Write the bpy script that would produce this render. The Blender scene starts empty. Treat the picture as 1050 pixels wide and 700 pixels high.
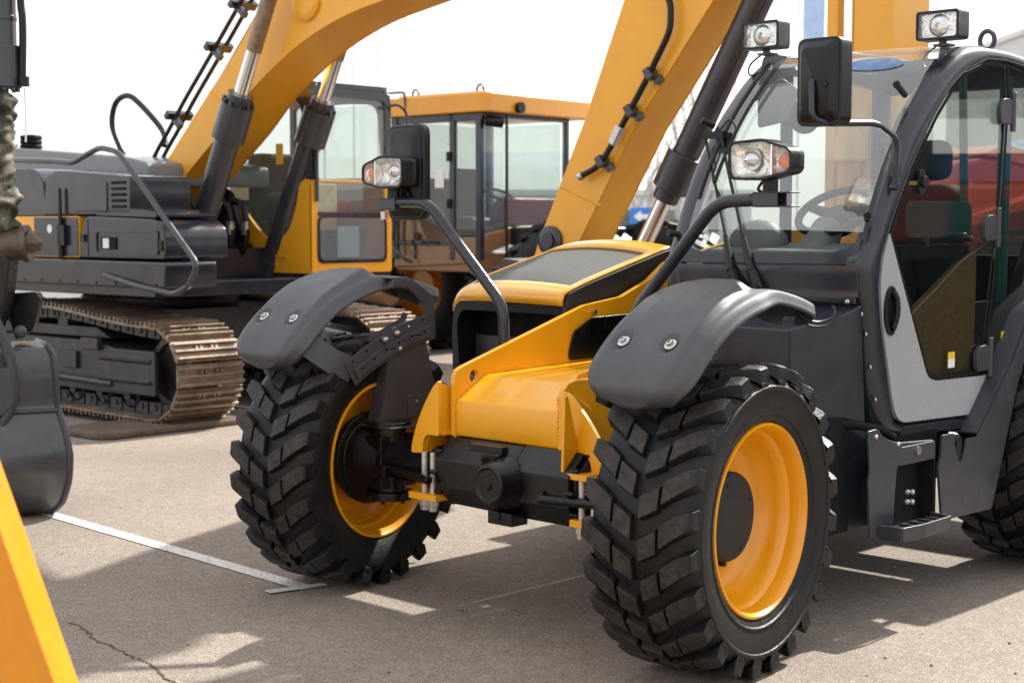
import bpy, bmesh, math, random
from mathutils import Vector, Matrix
from mathutils.geometry import tessellate_polygon
random.seed(7)
pi = math.pi
C = bpy.data.collections.new('place')
S = bpy.context.scene
S.collection.children.link(C)

# ------------------------------------------------------------------ helpers
class MB:
    """collects shapes, then builds ONE mesh object"""
    def __init__(s): s.v = []; s.f = []; s.parts = []
    def add(s, vs, fs):
        o = len(s.v); s.parts.append((o, len(s.f)))
        s.v += [tuple(v) for v in vs]
        s.f += [tuple(i + o for i in f) for f in fs]
        return s
    def box(s, c, d, R=None):
        vs = []
        for x in (-.5, .5):
            for y in (-.5, .5):
                for z in (-.5, .5):
                    p = Vector((x * d[0], y * d[1], z * d[2]))
                    if R is not None: p = R @ p
                    vs.append(p + Vector(c))
        return s.add(vs, [(0, 1, 3, 2), (4, 6, 7, 5), (0, 4, 5, 1), (2, 3, 7, 6), (0, 2, 6, 4), (1, 5, 7, 3)])
    def bx(s, x0, x1, y0, y1, z0, z1):
        return s.box(((x0 + x1) / 2, (y0 + y1) / 2, (z0 + z1) / 2), (abs(x1 - x0), abs(y1 - y0), abs(z1 - z0)))
    def prism(s, poly, axis, a0, a1, holes=()):
        """2D polygon extruded along axis. axis x: poly=(y,z); y: (x,z); z: (x,y)"""
        def P(p, a):
            return {'x': (a, p[0], p[1]), 'y': (p[0], a, p[1]), 'z': (p[0], p[1], a)}[axis]
        loops = [list(poly)] + [list(h) for h in holes]
        allp = [p for l in loops for p in l]
        n = len(allp)
        vs = [P(p, a0) for p in allp] + [P(p, a1) for p in allp]
        fs = []
        if holes:
            tri = tessellate_polygon([[Vector((p[0], p[1], 0)) for p in l] for l in loops])
            for t in tri:
                fs.append(tuple(t)); fs.append(tuple(i + n for i in reversed(t)))
        else:
            fs.append(tuple(range(n))); fs.append(tuple(range(2 * n - 1, n - 1, -1)))
        o = 0
        for l in loops:
            m = len(l)
            for i in range(m):
                a, b = o + i, o + (i + 1) % m
                fs.append((a, b, b + n, a + n))
            o += m
        return s.add(vs, fs)
    def loft(s, rings, closed=True, caps=True):
        n = len(rings[0]); vs = [p for r in rings for p in r]; fs = []
        for i in range(len(rings) - 1):
            for j in range(n if closed else n - 1):
                a = i * n + j; b = i * n + (j + 1) % n
                fs.append((a, b, b + n, a + n))
        if caps and closed:
            fs.append(tuple(range(n))); fs.append(tuple(range(len(vs) - 1, len(vs) - n - 1, -1)))
        return s.add(vs, fs)
    def tube(s, pts, r, n=10, caps=True):
        pts = [Vector(p) for p in pts]
        rr = r if isinstance(r, (list, tuple)) else [r] * len(pts)
        rings = []; up = None
        for i, p in enumerate(pts):
            if i == 0: t = pts[1] - p
            elif i == len(pts) - 1: t = p - pts[i - 1]
            else: t = (pts[i + 1] - p).normalized() + (p - pts[i - 1]).normalized()
            if t.length < 1e-9: t = Vector((0, 0, 1))
            t.normalize()
            if up is None:
                up = Vector((0, 0, 1)) if abs(t.z) < .9 else Vector((1, 0, 0))
            u = (up - t * up.dot(t))
            if u.length < 1e-6: u = t.orthogonal()
            u.normalize(); w = t.cross(u); up = u
            rings.append([p + (u * math.cos(2 * pi * k / n) + w * math.sin(2 * pi * k / n)) * rr[i] for k in range(n)])
        return s.loft(rings, True, caps)
    def cyl(s, a, b, r, n=20, r2=None):
        return s.tube([a, b], [r, r if r2 is None else r2], n)
    def lathe(s, prof, org=(0, 0, 0), axis=(1, 0, 0), n=48, close=False):
        """prof: list of (along axis, radius)"""
        A = Vector(axis).normalized(); U = A.orthogonal().normalized(); W = A.cross(U); O = Vector(org)
        rings = []
        for k in range(n):
            c, q = math.cos(2 * pi * k / n), math.sin(2 * pi * k / n)
            rings.append([O + A * a + (U * c + W * q) * r for a, r in prof])
        m = len(prof); vs = [p for r in rings for p in r]; fs = []
        for k in range(n):
            for j in range(m if close else m - 1):
                a = k * m + j; b = k * m + (j + 1) % m
                c = ((k + 1) % n) * m + (j + 1) % m; d = ((k + 1) % n) * m + j
                fs.append((a, b, c, d))
        return s.add(vs, fs)
    def ball(s, c, r, n=12, sc=(1, 1, 1)):
        vs = []; fs = []; m = max(4, n // 2)
        for i in range(m + 1):
            th = pi * i / m
            for k in range(n):
                ph = 2 * pi * k / n
                vs.append((c[0] + r * sc[0] * math.sin(th) * math.cos(ph), c[1] + r * sc[1] * math.sin(th) * math.sin(ph), c[2] + r * sc[2] * math.cos(th)))
        for i in range(m):
            for k in range(n):
                fs.append((i * n + k, i * n + (k + 1) % n, (i + 1) * n + (k + 1) % n, (i + 1) * n + k))
        return s.add(vs, fs)
    def grid(s, rows):
        return s.loft(rows, closed=False, caps=False)
    def xform(s, M):
        s.v = [tuple(M @ Vector(v)) for v in s.v]; return s
    def build(s, name, mat, parent=None, bevel=0, smooth=35, segs=2, solid=0, weld=True, split=False):
        if split and len(s.parts) > 1:
            # primitives that touch make one piece; every piece becomes an object of its own
            bb = []
            for k, (v0, f0) in enumerate(s.parts):
                v1, f1 = s.parts[k + 1] if k + 1 < len(s.parts) else (len(s.v), len(s.f))
                vv = s.v[v0:v1]
                bb.append((v0, v1, f0, f1, [min(p[i] for p in vv) - .001 for i in range(3)], [max(p[i] for p in vv) + .001 for i in range(3)]))
            g = list(range(len(bb)))
            def find(i):
                while g[i] != i: i = g[i]
                return i
            for i in range(len(bb)):
                for j in range(i):
                    if all(bb[i][4][k] <= bb[j][5][k] and bb[j][4][k] <= bb[i][5][k] for k in range(3)): g[find(i)] = find(j)
            out = {}
            for i, b in enumerate(bb):
                q = out.setdefault(find(i), MB()); q.add(s.v[b[0]:b[1]], [tuple(t - b[0] for t in f) for f in s.f[b[2]:b[3]]])
            return [q.build(name, mat, parent, bevel, smooth, segs, solid, weld) for q in out.values()][0]
        bm = bmesh.new()
        vs = [bm.verts.new(v) for v in s.v]
        for f in s.f:
            try: bm.faces.new([vs[i] for i in f])
            except Exception: pass
        if weld: bmesh.ops.remove_doubles(bm, verts=bm.verts, dist=1e-5)
        bmesh.ops.dissolve_degenerate(bm, edges=bm.edges, dist=1e-6)
        bmesh.ops.recalc_face_normals(bm, faces=bm.faces)
        me = bpy.data.meshes.new(name); bm.to_mesh(me); bm.free()
        for m in (mat if isinstance(mat, (list, tuple)) else [mat]): me.materials.append(m)
        for p in me.polygons: p.use_smooth = smooth > 0
        if smooth > 0 and bevel == 0: me.set_sharp_from_angle(angle=math.radians(smooth))
        o = bpy.data.objects.new(name, me); C.objects.link(o)
        if parent: o.parent = parent
        if solid:
            m = o.modifiers.new('thickness', 'SOLIDIFY'); m.thickness = solid; m.offset = -1
        if bevel:
            m = o.modifiers.new('edge', 'BEVEL'); m.width = bevel; m.segments = segs; m.limit_method = 'ANGLE'
            m.angle_limit = math.radians(38); m.harden_normals = True; m.use_clamp_overlap = True
        return o

def thing(name, label, cat, loc=(0, 0, 0), rz=0, group=None):
    o = bpy.data.objects.new(name, None); C.objects.link(o)
    o.empty_display_size = .2
    o.location = loc; o.rotation_euler = (0, 0, rz); o['label'] = label; o['category'] = cat
    if group: o['group'] = group
    return o
def tag(o, label, cat, group=None):
    o['label'] = label; o['category'] = cat
    if group: o['group'] = group
    return o
def holder(name, parent, loc=(0, 0, 0), rz=0, sc=(1, 1, 1)):
    o = bpy.data.objects.new(name, None); C.objects.link(o); o.parent = parent
    o.empty_display_size = .1
    o.location = loc; o.rotation_euler = (0, 0, rz); o.scale = sc
    return o
def copy_tree(o, parent=None):
    c = o.copy(); C.objects.link(c)
    if parent is not None: c.parent = parent
    for ch in list(o.children): copy_tree(ch, c)
    return c
def fillet(pts, r, n=6):
    pts = [Vector(p) for p in pts]; out = [pts[0]]
    for i in range(1, len(pts) - 1):
        a, b, c = pts[i - 1], pts[i], pts[i + 1]
        u = (a - b); w = (c - b); k = min(r, u.length * .45, w.length * .45)
        p0 = b + u.normalized() * k; p1 = b + w.normalized() * k
        for j in range(n + 1):
            t = j / n
            out.append(p0 * (1 - t) ** 2 + b * 2 * t * (1 - t) + p1 * t * t)
    out.append(pts[-1]); return out
def spline(pts, n=8):
    pts = [Vector(p) for p in pts]; out = []
    for i in range(len(pts) - 1):
        p0 = pts[max(i - 1, 0)]; p1 = pts[i]; p2 = pts[i + 1]; p3 = pts[min(i + 2, len(pts) - 1)]
        for j in range(n):
            t = j / n
            out.append(.5 * ((2 * p1) + (p2 - p0) * t + (2 * p0 - 5 * p1 + 4 * p2 - p3) * t * t + (3 * p1 - p0 - 3 * p2 + p3) * t ** 3))
    out.append(pts[-1]); return out
def interp(tab, x):
    if x <= tab[0][0]: return tab[0][1]
    for (a, b), (c, d) in zip(tab, tab[1:]):
        if x <= c: return b + (d - b) * (x - a) / (c - a) if c > a else d
    return tab[-1][1]
def sstep(a, b, x):
    t = max(0, min(1, (x - a) / (b - a))); return t * t * (3 - 2 * t)
def rpoly(pts, r, n=4):
    """2D closed polygon with rounded corners; r number or per-corner list"""
    m = len(pts); out = []
    rr = r if isinstance(r, (list, tuple)) else [r] * m
    for i in range(m):
        a, b, c = Vector(pts[i - 1]), Vector(pts[i]), Vector(pts[(i + 1) % m])
        u = a - b; w = c - b; k = min(rr[i], u.length * .45, w.length * .45)
        if k < 1e-4: out.append(tuple(b)); continue
        p0 = b + u.normalized() * k; p1 = b + w.normalized() * k
        for j in range(n + 1):
            t = j / n; q = p0 * (1 - t) ** 2 + b * 2 * t * (1 - t) + p1 * t * t
            out.append((q.x, q.y))
    return out
def rrect(x0, x1, y0, y1, r, n=4): return rpoly([(x0, y0), (x1, y0), (x1, y1), (x0, y1)], r, n)
def circle(cx, cy, r, n=14): return [(cx + r * math.cos(2 * pi * k / n), cy + r * math.sin(2 * pi * k / n)) for k in range(n)]

# ------------------------------------------------------------------ materials
def mat(name, col, rough=.5, metal=0, coat=0, dirt=0, dirtcol=(.16, .13, .10), scale=6, bump=0, bscale=60, var=.12, rvar=.12, spec=.5):
    m = bpy.data.materials.new(name); m.use_nodes = True
    nt = m.node_tree; N = nt.nodes; L = nt.links; b = N['Principled BSDF']
    b.inputs['Metallic'].default_value = metal; b.inputs['Specular IOR Level'].default_value = spec
    b.inputs['Coat Weight'].default_value = coat; b.inputs['Coat Roughness'].default_value = .12
    tc = N.new('ShaderNodeTexCoord'); nz = N.new('ShaderNodeTexNoise')
    nz.inputs['Scale'].default_value = scale; nz.inputs['Detail'].default_value = 6; nz.inputs['Roughness'].default_value = .6
    L.new(tc.outputs['Object'], nz.inputs['Vector'])
    mp = N.new('ShaderNodeMapRange'); L.new(nz.outputs['Fac'], mp.inputs['Value'])
    mp.inputs['From Min'].default_value = .3; mp.inputs['From Max'].default_value = .7
    mp.inputs['To Min'].default_value = 1 - var; mp.inputs['To Max'].default_value = 1 + var
    mul = N.new('ShaderNodeVectorMath'); mul.operation = 'SCALE'
    mul.inputs[0].default_value = col; L.new(mp.outputs['Result'], mul.inputs['Scale'])
    src = mul.outputs['Vector']
    if dirt:
        n2 = N.new('ShaderNodeTexNoise'); n2.inputs['Scale'].default_value = scale * 2.3; n2.inputs['Detail'].default_value = 9; n2.inputs['Roughness'].default_value = .7
        L.new(tc.outputs['Object'], n2.inputs['Vector'])
        r2 = N.new('ShaderNodeMapRange'); L.new(n2.outputs['Fac'], r2.inputs['Value'])
        r2.inputs['From Min'].default_value = .48; r2.inputs['From Max'].default_value = .72
        r2.inputs['To Min'].default_value = 0; r2.inputs['To Max'].default_value = dirt
        mx = N.new('ShaderNodeMix'); mx.data_type = 'RGBA'
        L.new(r2.outputs['Result'], mx.inputs['Factor']); L.new(src, mx.inputs['A']); mx.inputs['B'].default_value = (*dirtcol, 1)
        src = mx.outputs['Result']
    L.new(src, b.inputs['Base Color'])
    rp = N.new('ShaderNodeMapRange'); L.new(nz.outputs['Fac'], rp.inputs['Value'])
    rp.inputs['From Min'].default_value = .3; rp.inputs['From Max'].default_value = .7
    rp.inputs['To Min'].default_value = max(.03, rough - rvar); rp.inputs['To Max'].default_value = min(1, rough + rvar)
    L.new(rp.outputs['Result'], b.inputs['Roughness'])
    if bump:
        n3 = N.new('ShaderNodeTexNoise'); n3.inputs['Scale'].default_value = bscale; n3.inputs['Detail'].default_value = 5
        L.new(tc.outputs['Object'], n3.inputs['Vector'])
        bp = N.new('ShaderNodeBump'); bp.inputs['Strength'].default_value = bump; bp.inputs['Distance'].default_value = .01
        L.new(n3.outputs['Fac'], bp.inputs['Height']); L.new(bp.outputs['Normal'], b.inputs['Normal'])
    return m
def glass(name, tint, refl=1.0, rough=.0, base=.04, glare_veil=0):
    m = bpy.data.materials.new(name); m.use_nodes = True
    nt = m.node_tree; N = nt.nodes; L = nt.links; N.remove(N['Principled BSDF']); out = N['Material Output']
    tr = N.new('ShaderNodeBsdfTransparent'); tr.inputs['Color'].default_value = (*tint, 1)
    gl = N.new('ShaderNodeBsdfGlossy'); gl.inputs['Roughness'].default_value = rough; gl.inputs['Color'].default_value = (refl, refl, refl, 1)
    fr = N.new('ShaderNodeLayerWeight'); fr.inputs['Blend'].default_value = .5
    pw = N.new('ShaderNodeMath'); pw.operation = 'POWER'; L.new(fr.outputs['Facing'], pw.inputs[0]); pw.inputs[1].default_value = 4.6
    ad = N.new('ShaderNodeMath'); ad.operation = 'MULTIPLY_ADD'; L.new(pw.outputs[0], ad.inputs[0]); ad.inputs[1].default_value = .92; ad.inputs[2].default_value = base
    mx = N.new('ShaderNodeMixShader'); L.new(ad.outputs[0], mx.inputs['Fac']); L.new(tr.outputs[0], mx.inputs[1]); L.new(gl.outputs[0], mx.inputs[2])
    if glare_veil:  # pale diffuse haze stands in for sky glare on the pane
        df = N.new('ShaderNodeBsdfDiffuse'); df.inputs['Color'].default_value = (.62, .62, .60, 1)
        nz = N.new('ShaderNodeTexNoise'); nz.inputs['Scale'].default_value = 3; nz.inputs['Detail'].default_value = 6
        tc = N.new('ShaderNodeTexCoord'); L.new(tc.outputs['Object'], nz.inputs['Vector'])
        mr = N.new('ShaderNodeMapRange'); L.new(nz.outputs['Fac'], mr.inputs['Value']); mr.inputs['To Min'].default_value = glare_veil * .6; mr.inputs['To Max'].default_value = glare_veil * 1.5
        m2 = N.new('ShaderNodeMixShader'); L.new(mr.outputs[0], m2.inputs['Fac']); L.new(mx.outputs[0], m2.inputs[1]); L.new(df.outputs[0], m2.inputs[2]); mx = m2
    L.new(mx.outputs[0], out.inputs['Surface'])
    return m

M = {}
M['yellow'] = mat('telehandler_yellow', (.80, .360, .004), .36, coat=.18, scale=5, var=.05, dirt=.10, dirtcol=(.30, .20, .10), bump=.03, bscale=240)
M['bonnet_yellow'] = mat('bonnet_yellow', (.80, .370, .006), .30, coat=1.0, scale=4, var=.04, dirt=.08, dirtcol=(.30, .22, .12))
M['rim_yellow'] = mat('rim_yellow', (.80, .325, .003), .27, coat=.15, scale=4, var=.04, dirt=.06, dirtcol=(.25, .18, .10))
M['exc_yellow'] = mat('excavator_yellow', (.82, .37, .014), .38, coat=.2, scale=2.5, var=.06, dirt=.10, dirtcol=(.30, .22, .12))
M['loader_yellow'] = mat('loader_yellow', (.72, .31, .02), .4, coat=.2, scale=3, var=.05, dirt=.15)
M['loader_brown'] = mat('loader_bronze', (.24, .125, .05), .35, coat=.3, scale=3, var=.1, dirt=.2)
M['dark'] = mat('dark_slate_paint', (.017, .0185, .028), .28, coat=.25, spec=.4, scale=4, var=.12, dirt=.14, dirtcol=(.11, .095, .08), bump=.02, bscale=200)
M['slate'] = mat('slate_plate_paint', (.042, .043, .052), .42, coat=.10, spec=.4, scale=5, var=.1, dirt=.18, dirtcol=(.14, .12, .10), bump=.03, bscale=150)
M['exc_dark'] = mat('excavator_dark_paint', (.016, .018, .029), .22, coat=.4, spec=.4, scale=3, var=.1, dirt=.15, dirtcol=(.13, .11, .09))
M['plastic'] = mat('grey_fender_plastic', (.055, .058, .064), .48, scale=7, var=.08, dirt=.12, dirtcol=(.17, .15, .13), bump=.10, bscale=420)
M['blackplastic'] = mat('black_plastic', (.007, .007, .0075), .38, spec=.35, scale=9, var=.15, dirt=.15, dirtcol=(.03, .028, .025), bump=.05, bscale=300)
M['black'] = mat('black_cast_metal', (.004, .004, .0045), .33, spec=.38, scale=9, var=.3, dirt=.30, dirtcol=(.030, .022, .016), bump=.12, bscale=90)
M['matblack'] = mat('matt_black', (.006, .006, .0065), .75, spec=.2, scale=9, var=.2, dirt=.15, dirtcol=(.05, .045, .04))
M['rubber'] = mat('tyre_rubber', (.0075, .0075, .008), .50, spec=.30, scale=10, var=.25, dirt=.60, dirtcol=(.034, .028, .023), bump=.18, bscale=160)
M['hose'] = mat('rubber_hose', (.008, .008, .009), .42, spec=.35, scale=20, var=.2)
M['steel'] = mat('zinc_steel', (.55, .54, .52), .32, metal=1, scale=20, var=.15, dirt=.25, dirtcol=(.22, .18, .14))
M['rod'] = mat('threaded_rod', (.62, .56, .50), .35, metal=.4, scale=30, var=.2)
M['crack'] = mat('crack_dirt', (.075, .058, .045), .95, scale=30, var=.4)
M['hubgrey'] = mat('hub_dark_grey', (.028, .028, .030), .6, spec=.2, scale=9, var=.1, dirt=.1, dirtcol=(.05, .045, .04))
M['sidegrey'] = mat('bonnet_side_grey', (.026, .026, .028), .45, spec=.35, scale=6, var=.15, dirt=.3, dirtcol=(.06, .055, .05), bump=.08, bscale=180)
M['chrome'] = mat('chrome_rod', (.80, .80, .80), .12, metal=1, scale=20, var=.05, rvar=.05)
M['oldrod'] = mat('greased_rod', (.30, .22, .15), .45, metal=.6, scale=18, var=.3, dirt=.5, dirtcol=(.16, .10, .06))
M['panelgrey'] = mat('door_panel_grey', (.37, .37, .385), .28, coat=.5, scale=3, var=.03)
M['cylgrey'] = mat('cylinder_grey', (.030, .031, .038), .33, coat=.3, scale=6, var=.12, dirt=.2, dirtcol=(.12, .10, .09))
M['track'] = mat('track_steel', (.24, .19, .145), .45, metal=.5, scale=4.2, var=.45, dirt=1.0, dirtcol=(.22, .10, .035), bump=.2, bscale=50)
M['trackframe'] = mat('track_frame', (.022, .022, .025), .45, coat=.1, scale=5, var=.2, dirt=.45, dirtcol=(.12, .09, .065))
M['orange'] = mat('indicator_orange', (.85, .20, .03), .25, scale=30, var=.2)
M['lens_reflector'] = mat('lamp_reflector', (.88, .87, .84), .10, metal=1, scale=34, var=.12, rvar=.08, bump=.9, bscale=34)
M['sticker_yellow'] = mat('sticker_yellow', (.80, .52, .02), .5, var=.05)
M['sticker_white'] = mat('sticker_white', (.75, .75, .73), .5, var=.05)
M['sticker_blue'] = mat('sticker_pale_blue', (.15, .22, .36), .85, spec=.1, scale=20, var=.3)
M['red'] = mat('red_paint', (.66, .075, .022), .35, coat=.3, scale=4, var=.1)
M['blue'] = mat('blue_cover', (.05, .16, .42), .55, scale=3, var=.15)
M['navy'] = mat('navy_paint', (.02, .04, .14), .4, scale=3, var=.15)
M['white'] = mat('white_paint', (.76, .76, .75), .4, scale=3, var=.05, dirt=.1)
M['seat'] = mat('seat_fabric', (.025, .026, .03), .8, scale=20, var=.2)
M['interior'] = mat('cab_interior_grey', (.10, .105, .11), .6, scale=8, var=.15)
M['trim_brown'] = mat('brown_mesh_trim', (.24, .15, .065), .6, scale=40, var=.3)
M['teal'] = mat('teal_trim', (.02, .12, .12), .4, scale=5)
M['pole'] = mat('pale_pole', (.62, .62, .62), .5, scale=3, var=.05)
M['bark'] = mat('bare_bark', (.42, .40, .38), .9, scale=10, var=.2)
M['wood'] = mat('weathered_rubber_slab', (.12, .085, .06), .85, scale=8, var=.3, dirt=.6, dirtcol=(.05, .04, .035), bump=.4, bscale=25)
M['concrete'] = mat('pale_wall', (.60, .60, .60), .8, scale=1, var=.06)
M['signblue'] = mat('sign_blue', (.03, .20, .62), .4, var=.03)
M['glass_clear'] = glass('clear_cab_glass', (.86, .90, .88), base=.05, glare_veil=.07)
M['glass_wind'] = glass('windscreen_glass', (.84, .89, .86), base=.13, glare_veil=.13)
M['glass_dark'] = glass('tinted_door_glass', (.70, .73, .71), base=.05)
M['glass_lamp'] = glass('lamp_glass', (.93, .93, .92), base=.04)
M['glass_roof'] = glass('roof_glass', (.70, .74, .70), base=.09)

def m_mesh():
    """perforated bonnet grille: small dark holes in a metal sheet"""
    m = bpy.data.materials.new('bonnet_grille_mesh'); m.use_nodes = True
    nt = m.node_tree; N = nt.nodes; L = nt.links; b = N['Principled BSDF']
    tc = N.new('ShaderNodeTexCoord'); mp = N.new('ShaderNodeMapping'); mp.inputs['Scale'].default_value = (62, 62, 62)
    L.new(tc.outputs['Object'], mp.inputs['Vector'])
    v = N.new('ShaderNodeTexVoronoi'); v.feature = 'F1'; v.inputs['Randomness'].default_value = 0; v.voronoi_dimensions = '2D'; v.inputs['Scale'].default_value = 1
    L.new(mp.outputs[0], v.inputs['Vector'])
    r = N.new('ShaderNodeMapRange'); r.inputs['From Min'].default_value = .36; r.inputs['From Max'].default_value = .44
    L.new(v.outputs['Distance'], r.inputs['Value'])
    mx = N.new('ShaderNodeMix'); mx.data_type = 'RGBA'; L.new(r.outputs['Result'], mx.inputs['Factor'])
    mx.inputs['A'].default_value = (.012, .012, .013, 1); mx.inputs['B'].default_value = (.20, .21, .19, 1)
    L.new(mx.outputs['Result'], b.inputs['Base Color'])
    b.inputs['Roughness'].default_value = .7; b.inputs['Specular IOR Level'].default_value = .25
    bp = N.new('ShaderNodeBump'); bp.inputs['Strength'].default_value = .5; bp.inputs['Distance'].default_value = .003
    L.new(r.outputs['Result'], bp.inputs['Height']); L.new(bp.outputs['Normal'], b.inputs['Normal'])
    return m
M['mesh'] = m_mesh()

def m_camo():
    m = bpy.data.materials.new('camouflage_cloth'); m.use_nodes = True
    nt = m.node_tree; N = nt.nodes; L = nt.links; b = N['Principled BSDF']; b.inputs['Roughness'].default_value = .85
    tc = N.new('ShaderNodeTexCoord')
    n1 = N.new('ShaderNodeTexNoise'); n1.inputs['Scale'].default_value = 9; n1.inputs['Detail'].default_value = 3; L.new(tc.outputs['Object'], n1.inputs['Vector'])
    cr = N.new('ShaderNodeValToRGB'); L.new(n1.outputs['Fac'], cr.inputs['Fac']); cr.color_ramp.interpolation = 'CONSTANT'
    e = cr.color_ramp.elements
    e[0].position = 0; e[0].color = (.014, .016, .012, 1); e[1].position = .43; e[1].color = (.045, .052, .032, 1)
    a = e.new(.52); a.color = (.13, .112, .082, 1); a = e.new(.60); a.color = (.25, .225, .18, 1)
    L.new(cr.outputs['Color'], b.inputs['Base Color'])
    return m
M['camo'] = m_camo()

def m_asphalt():
    m = bpy.data.materials.new('worn_asphalt'); m.use_nodes = True
    nt = m.node_tree; N = nt.nodes; L = nt.links; b = N['Principled BSDF']; b.inputs['Roughness'].default_value = .88
    b.inputs['Specular IOR Level'].default_value = .3
    tc = N.new('ShaderNodeTexCoord')
    def noise(sc, det=4, ro=.6):
        n = N.new('ShaderNodeTexNoise'); n.inputs['Scale'].default_value = sc; n.inputs['Detail'].default_value = det; n.inputs['Roughness'].default_value = ro
        L.new(tc.outputs['Object'], n.inputs['Vector']); return n
    v = N.new('ShaderNodeTexVoronoi'); v.inputs['Scale'].default_value = 170; L.new(tc.outputs['Object'], v.inputs['Vector'])
    cr = N.new('ShaderNodeValToRGB'); L.new(v.outputs['Color'], cr.inputs['Fac'])
    e = cr.color_ramp.elements
    e[0].position = 0; e[0].color = (.140, .115, .094, 1); e[1].position = 1; e[1].color = (.50, .42, .34, 1)
    a = e.new(.35); a.color = (.242, .202, .166, 1); a = e.new(.75); a.color = (.305, .256, .210, 1)
    big = noise(.7, 5); mr = N.new('ShaderNodeMapRange'); L.new(big.outputs['Fac'], mr.inputs['Value'])
    mr.inputs['From Min'].default_value = .3; mr.inputs['From Max'].default_value = .7; mr.inputs['To Min'].default_value = .84; mr.inputs['To Max'].default_value = 1.10
    md = noise(14, 6); m2 = N.new('ShaderNodeMapRange'); L.new(md.outputs['Fac'], m2.inputs['Value'])
    m2.inputs['From Min'].default_value = .3; m2.inputs['From Max'].default_value = .7; m2.inputs['To Min'].default_value = .88; m2.inputs['To Max'].default_value = 1.10
    mm = N.new('ShaderNodeMath'); mm.operation = 'MULTIPLY'; L.new(mr.outputs[0], mm.inputs[0]); L.new(m2.outputs[0], mm.inputs[1])
    sc = N.new('ShaderNodeVectorMath'); sc.operation = 'SCALE'; L.new(cr.outputs['Color'], sc.inputs[0]); L.new(mm.outputs[0], sc.inputs['Scale'])
    wv = noise(.22, 3, .5); m4 = N.new('ShaderNodeMapRange'); L.new(wv.outputs['Fac'], m4.inputs['Value'])
    m4.inputs['From Min'].default_value = .42; m4.inputs['From Max'].default_value = .58; m4.inputs['To Min'].default_value = .90; m4.inputs['To Max'].default_value = 1.06
    sc2 = N.new('ShaderNodeVectorMath'); sc2.operation = 'SCALE'; L.new(sc.outputs[0], sc2.inputs[0]); L.new(m4.outputs[0], sc2.inputs['Scale']); sc = sc2
    # oil drips and dark spots
    sp = noise(2.6, 3, .5); m3 = N.new('ShaderNodeMapRange'); L.new(sp.outputs['Fac'], m3.inputs['Value'])
    m3.inputs['From Min'].default_value = .66; m3.inputs['From Max'].default_value = .78; m3.inputs['To Min'].default_value = 0; m3.inputs['To Max'].default_value = .45
    mx = N.new('ShaderNodeMix'); mx.data_type = 'RGBA'; L.new(m3.outputs[0], mx.inputs['Factor']); L.new(sc.outputs[0], mx.inputs['A']); mx.inputs['B'].default_value = (.13, .11, .092, 1)
    L.new(mx.outputs['Result'], b.inputs['Base Color'])
    bp = N.new('ShaderNodeBump'); bp.inputs['Strength'].default_value = .45; bp.inputs['Distance'].default_value = .005
    L.new(v.outputs['Distance'], bp.inputs['Height']); L.new(bp.outputs['Normal'], b.inputs['Normal'])
    return m
M['asphalt'] = m_asphalt()
def m_tyre():
    m = mat('lugged_tyre_rubber', (.0075, .0075, .008), .50, spec=.30, scale=10, var=.25, dirt=.45, dirtcol=(.030, .025, .021), bump=.22, bscale=120)
    nt = m.node_tree; N = nt.nodes; L = nt.links; b = N['Principled BSDF']
    tc = N.new('ShaderNodeTexCoord'); sp = N.new('ShaderNodeVectorMath'); sp.operation = 'MULTIPLY'; sp.inputs[1].default_value = (0, 1, 1)
    L.new(tc.outputs['Object'], sp.inputs[0]); ln = N.new('ShaderNodeVectorMath'); ln.operation = 'LENGTH'; L.new(sp.outputs[0], ln.inputs[0])
    mr = N.new('ShaderNodeMapRange'); L.new(ln.outputs['Value'], mr.inputs['Value']); mr.inputs['From Min'].default_value = .528; mr.inputs['From Max'].default_value = .537
    nz = N.new('ShaderNodeTexNoise'); nz.inputs['Scale'].default_value = 26; nz.inputs['Detail'].default_value = 8; nz.inputs['Roughness'].default_value = .75; L.new(tc.outputs['Object'], nz.inputs['Vector'])
    m2 = N.new('ShaderNodeMapRange'); L.new(nz.outputs['Fac'], m2.inputs['Value']); m2.inputs['From Min'].default_value = .35; m2.inputs['From Max'].default_value = .6
    mu = N.new('ShaderNodeMath'); mu.operation = 'MULTIPLY'; L.new(mr.outputs[0], mu.inputs[0]); L.new(m2.outputs[0], mu.inputs[1])
    old = b.inputs['Base Color'].links[0].from_socket
    mx = N.new('ShaderNodeMix'); mx.data_type = 'RGBA'; L.new(mu.outputs[0], mx.inputs['Factor']); L.new(old, mx.inputs['A']); mx.inputs['B'].default_value = (.042, .036, .031, 1)
    L.new(mx.outputs['Result'], b.inputs['Base Color'])
    return m
M['tyre'] = m_tyre()
def m_line():
    m = bpy.data.materials.new('worn_white_line'); m.use_nodes = True
    nt = m.node_tree; N = nt.nodes; L = nt.links; b = N['Principled BSDF']; b.inputs['Roughness'].default_value = .8
    tc = N.new('ShaderNodeTexCoord'); n = N.new('ShaderNodeTexNoise'); n.inputs['Scale'].default_value = 60; n.inputs['Detail'].default_value = 7; n.inputs['Roughness'].default_value = .75
    L.new(tc.outputs['Object'], n.inputs['Vector'])
    cr = N.new('ShaderNodeValToRGB'); L.new(n.outputs['Fac'], cr.inputs['Fac']); e = cr.color_ramp.elements
    e[0].position = .36; e[0].color = (.25, .215, .18, 1); e[1].position = .50; e[1].color = (.64, .63, .60, 1)
    L.new(cr.outputs['Color'], b.inputs['Base Color'])
    return m
M['line'] = m_line()

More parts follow.
